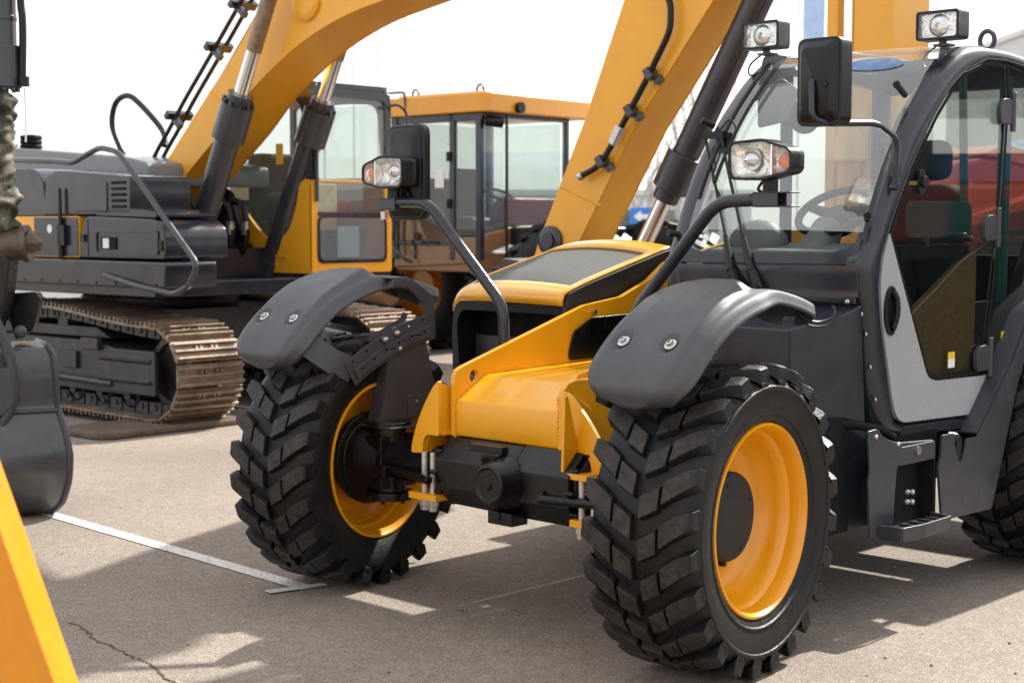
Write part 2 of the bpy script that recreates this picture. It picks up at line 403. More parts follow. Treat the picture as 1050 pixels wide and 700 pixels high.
# ------------------------------------------------------------------ setting
def struct(o): o['kind'] = 'structure'; return o
g = MB(); g.add([(-300, -60, 0), (300, -60, 0), (300, 500, 0), (-300, 500, 0)], [(0, 1, 2, 3)])
struct(g.build('ground', M['asphalt'], smooth=0))
def strip(name, a, b, w, z):
    a = Vector(a); b = Vector(b); d = (b - a).normalized(); n = Vector((-d.y, d.x)) * w / 2
    q = MB(); q.add([(*(a + n), z), (*(a - n), z), (*(b - n), z), (*(b + n), z)], [(0, 1, 2, 3)])
    return struct(q.build(name, M['line'], smooth=0))
strip('parking_line', (-2.72, 8.50), (-.86, 6.53), .085, .004)
strip('parking_line', (-1.03, 6.455), (-.80, 6.60), .06, .0075)
strip('parking_line', (-4.6, 15.6), (-.9, 11.6), .085, .004)
# hairline crack with filled edges, lower left
ck = MB(); px, py = -1.72, 5.92
pts = []
random.seed(21)
for i in range(71):
    t = i / 70
    pts.append((-1.72 + .82 * t + .02 * math.sin(t * 17) + random.uniform(-.007, .007), 5.95 - 1.05 * t + .018 * math.sin(t * 23 + 1) + random.uniform(-.008, .008)))
for (x0, y0), (x1, y1) in zip(pts, pts[1:]):
    w = random.uniform(.0015, .0042)
    ck.add([(x0 - w, y0 - w, .003), (x0 + w, y0 + w, .003), (x1 + w, y1 + w, .003), (x1 - w, y1 - w, .003)], [(0, 1, 2, 3)])
struct(ck.build('ground_crack', M['crack'], smooth=0))

gv = MB(); rg = random.Random(5)
for k in range(150):
    x = rg.uniform(-2.2, 2.6); y = rg.uniform(4.6, 9.5); r = rg.uniform(.003, .0085)
    gv.ball((x, y, r * .5), r, 6, (1, rg.uniform(.7, 1.3), .7))
go = gv.build('grit', mat('loose_grit', (.30, .26, .22), .9, scale=9, var=.7)); go['kind'] = 'stuff'; tag(go, 'loose grit and tiny stones scattered on the asphalt', 'grit')
# ================================================================== TELEHANDLER
TX, TY, TA = .003, 6.056, -(pi / 2 - .80)
T = thing('telehandler', 'yellow and dark grey telehandler with big lugged tyres and a glass cab', 'telehandler', (TX, TY, 0), TA)
R0 = .539; HT = .987

# --- wheel (outer side = +X)
def tyre_mesh():
    q = MB()
    prof = [(-.165, .322), (-.182, .345), (-.200, .40), (-.207, .445), (-.203, .468), (-.199, .474), (-.190, .486), (-.15, .505), (-.08, .511), (0, .513),
            (.08, .511), (.15, .505), (.190, .486), (.199, .474), (.203, .468), (.210, .462), (.2105, .452), (.2045, .447), (.2045, .425), (.200, .40), (.192, .374), (.196, .371), (.195, .364), (.188, .360), (.182, .345), (.165, .322), (.15, .315), (-.15, .315)]
    q.lathe(prof, n=96, close=True)
    NL = 24
    def P(x, r, th): return (x, -r * math.cos(th), r * math.sin(th))      # th=0 faces -Y (machine front)
    def bar(stations, th0, sgn):
        """stations: (x, dth, half width along th (m), r top, r base)"""
        rings = []
        for x, dt, hw, rt, rb in stations:
            a = th0 + dt
            h1 = hw / rt; h2 = (hw + .008) / rb
            rings.append([P(sgn * x, rb, a - h2), P(sgn * x, rt, a - h1), P(sgn * x, rt, a + h1), P(sgn * x, rb, a + h2)])
        q.loft(rings)
    for k in range(NL):
        for sgn in (1, -1):
            th = 2 * pi * (k + (.5 if sgn < 0 else 0)) / NL + .14
            th += random.uniform(-.004, .004)
            # shoulder bar, running down and in to the middle
            bar([(.2060, .030, .014, .476, .458), (.2095, .027, .020, .505, .474), (.2080, .022, .026, .528, .482), (.194, .010, .030, .5345, .492), (.172, -.010, .033, .5370, .500), (.140, -.044, .0350, .538, .505), (.112, -.080, .0360, .5385, .508), (.092, -.108, .0360, .539, .510)], th, sgn)
            # block carrying the bar to the centre line
            bar([(.081, -.136, .0370, .539, .510), (.014, -.204, .0350, .539, .510)], th, sgn)
    for sgn in (1, -1):   # rim guard rib and fine beads on the sidewall
        for k in range(60):
            a = 2 * pi * k / 60
            x = .1985 * sgn
            q.box(P(x, .398, a), (.004, .004, .008))
    return q
def rim_mesh():
    q = MB()
    outer = [(.150, .318), (.176, .336), (.183, .334), (.184, .326), (.172, .318), (.150, .312), (.125, .309), (.116, .302), (.110, .297), (.080, .291), (.052, .284), (.036, .275), (.020, .266), (.010, .260), (.002, .25), (-.012, .225), (-.020, .18), (-.022, .05)]
    inner = [(-.030, .05), (-.030, .18), (-.020, .235), (-.035, .262), (-.055, .275), (-.058, .284), (-.10, .289), (-.105, .300), (-.14, .306), (-.165, .314), (-.183, .326), (-.183, .334), (-.176, .336), (-.150, .318)]
    q.lathe(outer + inner, n=96, close=True)
    q.box((.135, -.18, .245), (.03, .022, .05))
    return q
def hub_mesh():
    q = MB()
    q.lathe([(-.03, .158), (.055, .156), (.066, .150), (.070, .142), (.071, .05), (.071, .0005)], n=48)
    for k in range(10):
        a = 2 * pi * k / 10
        q.cyl((-.02, .19 * math.cos(a), .19 * math.sin(a)), (.004, .19 * math.cos(a), .19 * math.sin(a)), .013, 6)
    for k in range(4):
        a = 2 * pi * k / 4 + .4
        q.cyl((.05, .125 * math.cos(a), .125 * math.sin(a)), (.0745, .125 * math.cos(a), .125 * math.sin(a)), .006, 6)
    return q
W1 = holder('front_wheel', T, (HT, 0, R0), .125)
tyre_mesh().build('tyre', M['tyre'], W1, bevel=.005, segs=2)
rim_mesh().build('rim', M['rim_yellow'], W1, smooth=30)
hub_mesh().build('hub', M['hubgrey'], W1, smooth=30)
W2 = copy_tree(W1, T); W2.location = (-HT, 0, R0); W2.rotation_euler = (0, 0, .174); W2.scale = (-1, 1, 1)
W3 = copy_tree(W1, T); W3.name = 'rear_wheel'; W3.location = (HT, 2.51, R0); W3.rotation_euler = (.09, 0, 0)
W4 = copy_tree(W1, T); W4.name = 'rear_wheel'; W4.location = (-HT, 2.51, R0); W4.rotation_euler = (.15, 0, 0); W4.scale = (-1, 1, 1)

# --- front axle
ax = MB()
oct_ = [(.152 * math.cos(a), .56 + .148 * math.sin(a)) for a in [pi / 8 + k * pi / 4 for k in range(8)]]
sec = lambda x, k: [(x, y * k, .56 + (z - .56) * k) for y, z in oct_]
ax.loft([sec(-.315, .82), sec(-.295, .98), sec(-.10, 1.0), sec(.12, 1.0)])
ax.loft([sec(.125, 1.03), sec(.40, 1.03), sec(.42, 1.0)])
ax.loft([sec(.42, .86), sec(.44, .86), sec(.445, .7)])
ax.cyl((-.72, 0, .56), (-.28, 0, .56), .085, 24); ax.cyl((.40, 0, .56), (.72, 0, .56), .085, 24)
ax.lathe([(0, .105), (.025, .102), (.045, .088), (.09, .082), (.105, .077), (.108, .064), (.101, .060), (.101, .018), (.110, .018), (.110, .0005)], (.09, -.125, .565), (0, -1, 0), 36)
ax.box((.06, -.09, .42), (.13, .09, .05)); ax.cyl((.05, -.13, .43), (.05, -.14, .43), .018, 10)
for sx in (-.315, .415):
    for k in range(10):
        a = 2 * pi * k / 10
        ax.cyl((sx - .012, .138 * math.cos(a), .56 + .138 * math.sin(a)), (sx + .03, .138 * math.cos(a), .56 + .138 * math.sin(a)), .011, 6)
ax.box((.0, -.135, .685), (.18, .04, .03)); ax.cyl((.30, -.150, .545), (.30, -.162, .545), .013, 6)
ax.build('front_axle', M['black'], T, bevel=.006)
for sg in (-1, 1):
    k = MB()
    k.lathe([(0, .11), (.06, .125), (.10, .15), (.14, .165), (.145, .20), (.165, .20), (.17, .185), (.20, .185)], (sg * .69, 0, .55), (sg, 0, 0), 36)
    k.box((sg * .72, 0, .55), (.10, .20, .22)); k.cyl((sg * .73, 0, .42), (sg * .73, 0, .70), .075, 20)
    k.cyl((sg * .73, -.0, .385), (sg * .73, 0, .42), .10, 20); k.cyl((sg * .73, 0, .69), (sg * .73, 0, .715), .095, 20)
    k.box((sg * .66, -.10, .52), (.10, .07, .05)); k.cyl((sg * .60, -.09, .53), (sg * .30, -.17, .53), .018, 10)
    for j in range(14):
        a = 2 * pi * j / 14
        k.cyl((sg * .835, .192 * math.cos(a), .55 + .192 * math.sin(a)), (sg * .862, .192 * math.cos(a), .55 + .192 * math.sin(a)), .010, 6)
    for j in range(6):
        a = 2 * pi * j / 6
        k.cyl((sg * .73 + .085 * math.cos(a), .085 * math.sin(a), .372), (sg * .73 + .085 * math.cos(a), .085 * math.sin(a), .39), .010, 6)
    k.build('wheel_hub_housing', M['black'], T, bevel=.004)

# --- chassis: two side plates, nose box, wings and axle clamps (all one weldment)
ch = MB()
top = [(.0, .975), (.37, 1.085), (.735, 1.193), (.985, 1.222), (1.17, 1.288), (1.30, 1.37), (2.0, 1.50), (3.3, 1.55), (3.3, .70), (1.9, .50), (1.0, .50), (.55, .60), (.30, .68)]
platef = [(-.045, .685)] + [(-.045, .90), (-.043, .935), (-.03, .962)] + top
hole = circle(.065, .932, .026)
ch.prism(platef, 'x', -.305, -.280, [hole])
platen = [(-.050, .675), (-.050, .89), (-.045, .925), (-.02, .95), (.02, .96), (.3, .96), (.8, .98), (1.1, .98), (1.1, .55), (.30, .66)]
ch.prism(platen, 'x', .285, .312)
box = [(-.035, .700), (-.040, .71), (-.040, .825), (-.034, .842), (.115, .928), (.135, .935), (.9, .955), (.9, .70)]
ch.prism(box, 'x', -.279, .284)
for sg in (-1, 1):
    tipx = .475 if sg < 0 else .545
    kx = (tipx - .31) / .245
    def wx(x): return sg * (.31 + (x - .31) * kx)
    w = rpoly([(wx(.314), .925), (wx(.36), .900), (wx(.45), .815), (wx(.52), .72), (wx(.555), .645), (wx(.555), .618), (wx(.46), .622), (wx(.45), .675), (wx(.42), .70), (wx(.314), .70)], [.01, .05, .05, .05, .02, .006, .012, .03, .03, .01])
    y0 = -.105 if sg < 0 else -.050
    if sg < 0: w = w[::-1]
    ch.prism(w, 'y', y0, y0 + .020)
    ch.prism([(wx(.31), .70), (wx(.42), .70), (wx(.45), .66), (wx(.46), .622), (wx(.555), .618), (wx(.555), .64), (wx(.47), .69), (wx(.42), .72), (wx(.31), .72)][::sg], 'y', y0 + .0205, .12)
    ch.prism([(y0 + .0205, .72), (y0 + .0205, .915), (.10, .84), (.13, .72)], 'x', sg * .318, sg * .333)
    ch.bx(*((-.46, -.30) if sg < 0 else (.42, .56)), -.135, .13, .438, .466)                      # clamp plate under the axle
# gusset at the near plate
ch.prism([(-.130, .635), (-.120, .915), (-.105, .915), (-.053, .74), (-.053, .635)], 'x', .372, .386)
ch.bx(.372, .50, -.13, .1, .612, .634)
ch.prism([(.13, .93), (.16, .965), (.30, .985), (.30, .95)], 'x', .17, .20)
ch.build('chassis', M['yellow'], T, bevel=.006)
wd = MB()      # weld bead along the nose box
for (a, b) in (((-.279, -.043, .715), (-.279, -.043, .83)), ((-.279, -.036, .845), (-.279, .12, .935)), ((-.279, .14, .940), (-.279, .34, .946)), ((.284, -.05, .72), (.284, -.05, .9))):
    a = Vector(a); b = Vector(b); n = max(4, int((b - a).length / .012))
    for i in range(n + 1):
        p = a.lerp(b, i / n); wd.ball(p + Vector((0, random.uniform(-.0015, .0015), random.uniform(-.0015, .0015))), .0048 + random.uniform(-.0012, .0012), 6)
wd.build('weld_bead', M['yellow'], T, split=True)
for sg in (-1, 1):
    r = MB()
    RX = (((.395, -.105), (.345, -.105), (.395, .10), (.345, .10)) if sg < 0 else ((.455, -.105), (.515, -.105), (.455, .10), (.515, .10)))
    for dx, dy in RX:
        r.cyl((sg * dx, dy, .40), (sg * dx, dy, .63), .0125, 12)
    r.build('clamp_rod', M['rod'], T, split=True)
    n_ = MB()
    for dx, dy in RX:
        n_.cyl((sg * dx, dy, .412), (sg * dx, dy, .437), .024, 6); n_.cyl((sg * dx, dy, .392), (sg * dx, dy, .4115), .019, 6)
    n_.build('clamp_nut', M['steel'], T, bevel=.002, split=True)
fl = MB(); fl.prism(rpoly([(.63, 1.0), (.66, 1.085), (.78, 1.140), (1.25, 1.150), (1.25, .96), (.63, .96)], .02), 'x', -.279, -.268)
fl.cyl((-.268, .74, 1.115), (-.262, .74, 1.115), .014, 8)
fl.build('rubber_flap', M['black'], T, bevel=.003)
bt = MB(); bt.cyl((-.279, .79, 1.162), (-.262, .79, 1.162), .011, 8); bt.build('plate_bolt', M['steel'], T)

# --- bonnet beside the cab
hx0, hx1 = -1.055, -.335
ridge = [(.648, 1.190), (.650, 1.222), (.660, 1.243), (.685, 1.256), (.80, 1.291), (1.06, 1.357), (1.34, 1.427), (1.41, 1.440), (1.425, 1.425), (1.43, 1.38)]
bn = MB(); rows = []
NX = 22
def ridge_row(y, z, inset=0):
    row = []
    for i in range(NX + 1):
        t = i / NX
        x = hx0 + (hx1 - hx0) * t
        crown = .030 * (1 - (2 * t - 1) ** 2)
        edge = 0
        if t < .12: edge = -.05 * (1 - t / .12) ** 2
        row.append((x, y + .035 * max(0, 1 - t / .25) ** 2 * (1 if y < .8 else 0), z + crown * min(1, (y - .6) / .25) + edge))
    return row
fine = []
for (a, b) in zip(ridge, ridge[1:]):
    n = 4 if b[0] - a[0] > .1 else 1
    for i in range(n): fine.append((a[0] + (b[0] - a[0]) * i / n, a[1] + (b[1] - a[1]) * i / n))
fine.append(ridge[-1])
top_rows = [ridge_row(y, z) for y, z in fine]
# leave the grille opening: split columns / rows
def in_grille(yc, xc): return .735 < yc < 1.275 and -.985 < xc < -.362
vs = [p for r in top_rows for p in r]; fs = []
for i in range(len(top_rows) - 1):
    for j in range(NX):
        a = i * (NX + 1) + j
        yc = (top_rows[i][j][1] + top_rows[i + 1][j][1]) / 2; xc = (top_rows[i][j][0] + top_rows[i][j + 1][0]) / 2
        if in_grille(yc, xc): continue
        fs.append((a, a + 1, a + NX + 2, a + NX + 1))
bn.add(vs, fs)
bonnet = bn.build('bonnet', M['bonnet_yellow'], T, smooth=50, solid=.012)
gr = MB(); vs = []; rr = [(y, z) for y, z in fine if .68 < y < 1.32]
gr.grid([[(x, y, z + .03 * (1 - (2 * (x - hx0) / (hx1 - hx0) - 1) ** 2) * min(1, (y - .6) / .25) - .012) for x in [hx0 + .07 + (hx1 - .030 - hx0 - .07) * i / 10 for i in range(11)]] for y, z in rr])
gr.build('bonnet_grille', M['mesh'], bonnet, smooth=60)
# left bonnet side wall + front frame
bs = MB()
bs.prism(rpoly([(.700, 1.185), (1.43, 1.37), (1.43, .82), (.80, .82), (.735, .95)], .02), 'x', -1.062, -1.040)
bs.build('bonnet_side', M['yellow'], T, bevel=.008)
bf = MB()
o_ = rpoly([(-1.045, .86), (-1.045, 1.10), (-1.02, 1.185), (-.345, 1.185), (-.345, .86)], [.02, .04, .04, .02, .02])
i_ = rpoly([(-1.0, .885), (-1.015, 1.09), (-.985, 1.150), (-.39, 1.150), (-.39, .885)], [.02, .05, .03, .02, .02])
bf.prism(o_, 'y', .672, .705, [i_]); bf.build('bonnet_front_frame', M['blackplastic'], T, bevel=.004)
bi = MB(); bi.bx(-1.035, -.35, .80, .82, .86, 1.20); bi.bx(-1.035, -1.02, .70, .82, .86, 1.18); bi.build('bonnet_inner_panel', M['matblack'], T)
bp_ = MB(); bp_.box((-.78, .775, .955), (.42, .012, .15)); bp_.build('radiator_plate', M['slate'], T, bevel=.003)
sp = MB()
sp.prism([(.668, 1.195), (.690, 1.243), (.80, 1.279), (1.06, 1.345), (1.34, 1.415), (1.40, 1.426), (1.42, 1.40), (1.42, .9), (.668, .9)], 'x', -.350, -.329)
sp.build('bonnet_black_side', M['sidegrey'], T, bevel=.004)
hn = MB(); hn.box((-.30, 1.40, 1.465), (.03, .06, .02)); hn.cyl((-.31, 1.38, 1.455), (-.31, 1.38, 1.42), .008, 8); hn.cyl((-.31, 1.43, 1.46), (-.29, 1.43, 1.40), .006, 8)
hn.build('bonnet_hinge', M['matblack'], T, split=False)
# --- fenders
prof2 = [Vector((a, b, 0)) for a, b in [(-.500, .955), (-.490, 1.0), (-.447, 1.075), (-.372, 1.155), (-.282, 1.225), (-.18, 1.278), (-.06, 1.316), (.06, 1.334), (.18, 1.330), (.30, 1.308), (.40, 1.278), (.475, 1.248)]]
fp = spline(prof2, 6)
# arc-length table
sl = [0]
for a, b in zip(fp, fp[1:]): sl.append(sl[-1] + (b - a).length)
tot = sl[-1]
def fpos(u):
    s_ = u * tot
    for i in range(len(sl) - 1):
        if s_ <= sl[i + 1]:
            t = (s_ - sl[i]) / (sl[i + 1] - sl[i]); return fp[i].lerp(fp[i + 1], t), (fp[i + 1] - fp[i]).normalized()
    return fp[-1], (fp[-1] - fp[-2]).normalized()
def fender_mesh():
    q = MB(); rows = []
    U = 84; V = 56
    W0 = .230
    for i in range(U + 1):
        u = i / U
        p, t = fpos(u); nrm = Vector((-t.y, t.x))
        hw = W0
        if u < .17: hw = W0 * max(.0, 1 - ((.17 - u) / .172) ** 2.6) ** .5
        hw = max(hw, W0 * .16)
        hw *= 1 - .34 * sstep(.52, .80, u)
        if u > .93: hw *= max(.04, 1 - ((u - .93) / .0705) ** 2) ** .5
        row = []
        for j in range(V + 1):
            v = -1 + 2 * j / V
            av = abs(v)
            lip = -.045 * sstep(.84, 1.0, av) ** 1.4 - .012 * sstep(.66, .88, av)
            endlip = -.042 * (1 - sstep(0, .06, u)) - .02 * sstep(.96, 1, u)
            ve = interp([(0, .66), (.10, .74), (.40, .73), (.52, .64), (.60, .48), (.655, .26), (.69, .0)], u)
            wt = .055 + .16 * sstep(.42, .66, u)
            plat = (1 - sstep(ve - wt, ve + wt, av)) * (1 - sstep(.60, .70, u))
            h = lip + endlip + plat * (.006 + .020 * sstep(.15, .60, u)) * sstep(.04, .12, u)
            h -= .012 * sstep(.50, .70, u) * (1 - sstep(.60, .95, av)) * (1 - plat)
            for bu, bv in BOLTS:
                dd = math.hypot((u - bu) * tot, (v - bv) * W0)
                h -= .016 * (1 - sstep(.027, .036, dd))
            row.append((v * hw, p.x + nrm.x * h, p.y + nrm.y * h))
        rows.append(row)
    q.grid(rows)
    return q
BOLTS = ((.215, -.44), (.215, .42))
def fender_bolts():
    q = MB()
    for bu, bv in BOLTS:
        p, t = fpos(bu); nrm = Vector((-t.y, t.x))
        b0 = Vector((bv * .230, p.x - nrm.x * .004, p.y - nrm.y * .004)); ax_ = Vector((0, nrm.x, nrm.y))
        q.lathe([(0, .0225), (.007, .0225), (.009, .020), (.009, .013), (.018, .011), (.020, .006), (.014, .005), (.014, .0004)], b0, ax_, 20)
    return q
def fender_bracket(sgn):
    """in wheel coordinates; inner side of the wheel is at x = -sgn*.26 ; sgn=+1 left (near) wheel"""
    xi = -sgn * .262
    q = MB()
    # bars bent out to the fender (front and rear)
    def bar(pts, w):
        rings = []
        for (x, y, z, nx, nz_y, nz_z) in pts: pass
    def strap(path, wdir, w, th):
        rings = []
        path = [Vector(p) for p in path]
        for i, p in enumerate(path):
            t = (path[min(i + 1, len(path) - 1)] - path[max(i - 1, 0)]).normalized()
            wd_ = Vector(wdir[i] if isinstance(wdir, list) else wdir); wd_ = (wd_ - t * wd_.dot(t)).normalized(); nn = t.cross(wd_)
            rings.append([p + wd_ * w / 2 + nn * th / 2, p - wd_ * w / 2 + nn * th / 2, p - wd_ * w / 2 - nn * th / 2, p + wd_ * w / 2 - nn * th / 2])
        q.loft(rings)
    fx = sgn * .10
    strap([(fx, -.385, 1.075), (-sgn * .16, -.385, 1.068), (-sgn * .19, -.375, 1.060)], (0, .5, .9), .105, .008)
    strap([(-sgn * .19, -.375, 1.058), (xi, -.30, .985), (xi, -.20, .945)], [(0, .5, .9), (0, .35, .9), (0, .3, .95)], .105, .008)
    q.prism(rpoly([(.03, 1.312), (.135, 1.312), (.262, 1.235), (.272, 1.05), (.205, 1.045), (.198, 1.205), (.105, 1.282), (.03, 1.282)], .012), 'x', xi - .004, xi + .004)
    q.bx(min(xi, fx), max(xi, fx), .04, .125, 1.3125, 1.320)
    # curved adjuster plates
    def arcband(r0, r1, a0, a1, x0, x1, cy=.44, cz=-.08):
        pts = []
        n = 14
        for i in range(n + 1):
            a = a0 + (a1 - a0) * i / n; pts.append((cy - r1 * math.sin(a), cz + r1 * math.cos(a)))
        for i in range(n, -1, -1):
            a = a0 + (a1 - a0) * i / n; pts.append((cy - r0 * math.sin(a), cz + r0 * math.cos(a)))
        holes = []
        for a in [a0 + (a1 - a0) * (k + .5) / 6 for k in range(6)]:
            holes.append(circle(cy - (r1 - .02) * math.sin(a), cz + (r1 - .02) * math.cos(a), .0065, 8))
        q.prism(pts, 'x', x0, x1, holes)
    xs = -sgn
    arcband(1.145, 1.258, .165, .580, xi + xs * .004, xi + xs * .011)
    arcband(1.162, 1.212, .180, .560, xi + xs * .0112, xi + xs * .024)
    q.prism([(-.10, 1.055), (.10, 1.135), (.115, 1.165), (.105, 1.17), (.095, 1.145), (-.10, 1.068)], 'x', xi - xs * .03, xi + xs * .001)
    # post down to the hub housing
    q.prism([(.01, 1.03), (.215, 1.06), (.30, .76), (.10, .70), (-.05, .70), (-.02, .78)], 'x', xi - xs * .014, xi - xs * .0045)
    q.prism([(-.05, .70), (-.02, .78), (.01, 1.03), (.02, 1.03), (-.0, .78)], 'x', xi - xs * .09, xi - xs * .0145)
    q.prism([(.205, 1.06), (.215, 1.06), (.30, .76), (.285, .76)], 'x', xi - xs * .09, xi - xs * .0145)
    q.bx(xi - .10, xi + .10, -.08, .14, .692, .70)
    q.box((xi - xs * .001, .19, .765), (.006, .16, .10))
    b = MB()
    for y, z, o_ in ((-.03, 1.062, .011), (.035, 1.086, .011), (.05, 1.018, .011)):
        b.lathe([(0, .016), (.006, .016), (.016, .012), (.020, .001)], (xi + xs * o_, y, z), (xs, 0, 0), 10)
    for y in (.16, .235): b.lathe([(0, .009), (.006, .009), (.009, .001)], (xi + xs * .002, y, .785), (xs, 0, 0), 8)
    return q, b
for nm, sx, st, sg in (('near', .975, .0, 1), ('far', -.995, .0, -1)):
    h_ = fender_mesh().xform(Matrix.Translation((sx, 0, 0)) @ Matrix.Rotation(st, 4, 'Z'))
    fo = h_.build('fender', M['plastic'], T, smooth=60, solid=.010)
    fender_bolts().xform(Matrix.Translation((sx, 0, 0)) @ Matrix.Rotation(st, 4, 'Z')).build('fender_bolt', M['steel'], fo, smooth=40, split=True)
    q, b = fender_bracket(sg)
    X = Matrix.Translation((sx, 0, 0)) @ Matrix.Rotation(st, 4, 'Z')
    q.xform(X).build('fender_bracket', M['slate'], T, bevel=.002, segs=1)
    b.xform(X).build('bracket_bolt', M['steel'], T, split=True)
cb = MB()
cb.tube(spline([(1.06, .36, 1.235), (1.08, .40, 1.205), (1.10, .46, 1.195), (1.12, .52, 1.215), (1.10, .54, 1.25)], 6), .005, 6)
cb.tube(spline([(1.06, .36, 1.235), (1.07, .42, 1.185), (1.10, .50, 1.18), (1.12, .56, 1.22)], 6), .004, 6)
cb.build('fender_cable', M['hose'], T)

# --- cab frame
A_ = [(1.219, .735), (1.158, .762), (1.125, .849), (1.082, 1.008), (1.041, 1.164), (1.021, 1.317), (1.039, 1.424), (1.093, 1.526), (1.163, 1.641), (1.255, 1.778), (1.35, 1.897), (1.44, 1.999), (1.555, 2.104), (1.675, 2.184), (1.867, 2.242), (2.016, 2.249), (2.2, 2.237), (2.5, 2.20)]
B_ = [(1.215, .688), (1.085, .715), (1.012, .857), (.970, 1.052), (.935, 1.244), (.902, 1.388), (.935, 1.430), (.985, 1.498), (1.055, 1.62), (1.128, 1.752), (1.205, 1.898), (1.290, 1.998), (1.440, 2.125), (1.580, 2.22), (1.754, 2.287), (2.014, 2.296), (2.2, 2.285), (2.5, 2.25)]
as_ = spline([(0, y, z) for y, z in A_], 4); bs_ = spline([(0, y, z) for y, z in B_], 4)
def pillar(xo, sg, q):
    rings = []
    for a, b in zip(as_, bs_):
        dv = (b - a)
        def P(x, k, inn=0): return (xo - sg * x, a.y + dv.y * k, a.z + dv.z * k)
        rings.append([P(0, 0), P(-.004, .22), P(.0, .55), P(.014, .85), P(.038, 1.0), P(.075, 1.02), P(.085, .75), P(.06, .3), P(.03, .0)])
    q.loft(rings)
fr = MB()
pillar(1.0, 1, fr)
# sill under door and rear upright
fr.loft([[(1.0, y, z0), (.998, y, z1), (.93, y, z1), (.93, y, z0)] for y, z0, z1 in ((1.21, .690, .733), (1.5, .684, .728), (1.87, .676, .718))])
fr.loft([[(1.0, y0, z0), (1.0, y1, z1), (.94, y1, z1), (.94, y0, z0)] for y0, z0, y1, z1 in ((1.87, .676, 1.87, .718), (1.96, .69, 1.925, .735), (2.03, .76, 1.985, .79), (2.09, .89, 2.05, .90), (2.26, 1.20, 2.21, 1.22), (2.50, 1.65, 2.45, 1.67))])
# far pillar
F_ = [(.80, 1.19), (.80, 1.40), (.85, 1.524), (.915, 1.668), (1.0, 1.813), (1.115, 1.962), (1.22, 2.072), (1.36, 2.195), (1.50, 2.268), (1.72, 2.305), (2.05, 2.312), (2.5, 2.27)]
fs_ = spline([(0, y, z) for y, z in F_], 4)
rings = []
for i, p in enumerate(fs_):
    t = (fs_[min(i + 1, len(fs_) - 1)] - fs_[max(0, i - 1)]).normalized(); n_ = Vector((0, -t.z, t.y)) * -1
    n_ = Vector((0, t.z, -t.y))   # inward (to the rear / down)
    rings.append([tuple(p + Vector((.115, 0, 0)) + n_ * .02), tuple(p + Vector((.150, 0, 0)) - n_ * .004), tuple(p + Vector((.200, 0, 0)) - n_ * .002), tuple(p + Vector((.205, 0, 0)) + n_ * .03), tuple(p + Vector((.16, 0, 0)) + n_ * .09), tuple(p + Vector((.12, 0, 0)) + n_ * .09)])
fr.loft(rings)
# windscreen surface: function of x and parameter
def wsY(x): return .125 * max(0, (x - .30) / .66) ** 2
def wpt(x, p, off=0): return (x, p.y + wsY(x) * max(0, 1 - max(0, p.y - 1.2) / .8), p.z - .010 * max(0, (x - .5) / .46) ** 2 + off)
# lower windscreen frame band
rows = []
xs = [.19 + (.955 - .19) * i / 16 for i in range(17)]
rings = []
for x in xs:
    y = .80 + wsY(x)
    zl = 1.435 + (.055 * (max(0, (x - .84) / .115)) ** 2) + (.055 * (max(0, (.28 - x) / .09)) ** 2)
    rings.append([(x, y - .004, 1.388), (x, y + (zl - 1.40) * .42 - .004, zl), (x, y + (zl - 1.40) * .42 + .03, zl), (x, y + .03, 1.388)])
fr.loft(rings)
# far side lower wall, rear wall, roof rear beam, posts
fr.bx(.115, .15, .86, 2.5, .70, 1.30); fr.bx(.13, .99, 2.46, 2.52, .70, 1.40); fr.bx(.13, .99, 2.44, 2.52, 2.17, 2.27)
fr.bx(.115, .165, 2.40, 2.50, 1.30, 2.26); fr.bx(.93, .985, 2.42, 2.50, 1.62, 2.22); fr.bx(.118, .15, 1.62, 1.68, 1.30, 2.27)
fr.bx(.16, .96, 2.05, 2.5, 2.255, 2.285)
fr.bx(.15, .97, .95, 2.46, .70, .74)
cabf = fr.build('cab_frame', M['dark'], T, bevel=.004, segs=1)
# windscreen + roof glass, one curved pane
rows = []
for p in fs_[8:]:
    if p.y > 2.12: break
    rows.append([wpt(.195 + (.955 - .195) * i / 20, p) for i in range(21)])
# clip under the lower frame: rows start at z~1.42
MB().grid(rows).build('windscreen', M['glass_wind'], T, smooth=80)
def pane(x, z):
    for a, b in zip(fs_, fs_[1:]):
        if a.z <= z <= b.z: return wpt(x, a.lerp(b, (z - a.z) / (b.z - a.z)))
ov = MB(); rows = [[tuple(Vector(pane(.72 + .125 * r_ * math.cos(a), 2.208 + .028 * r_ * math.sin(a))) + Vector((0, -.003, .003))) for a in [2 * pi * k / 32 for k in range(32)]] for r_ in (1, .66, .33, .02)]
ov.loft(rows, True, False)
ov.build('roof_sticker', M['sticker_blue'], T)
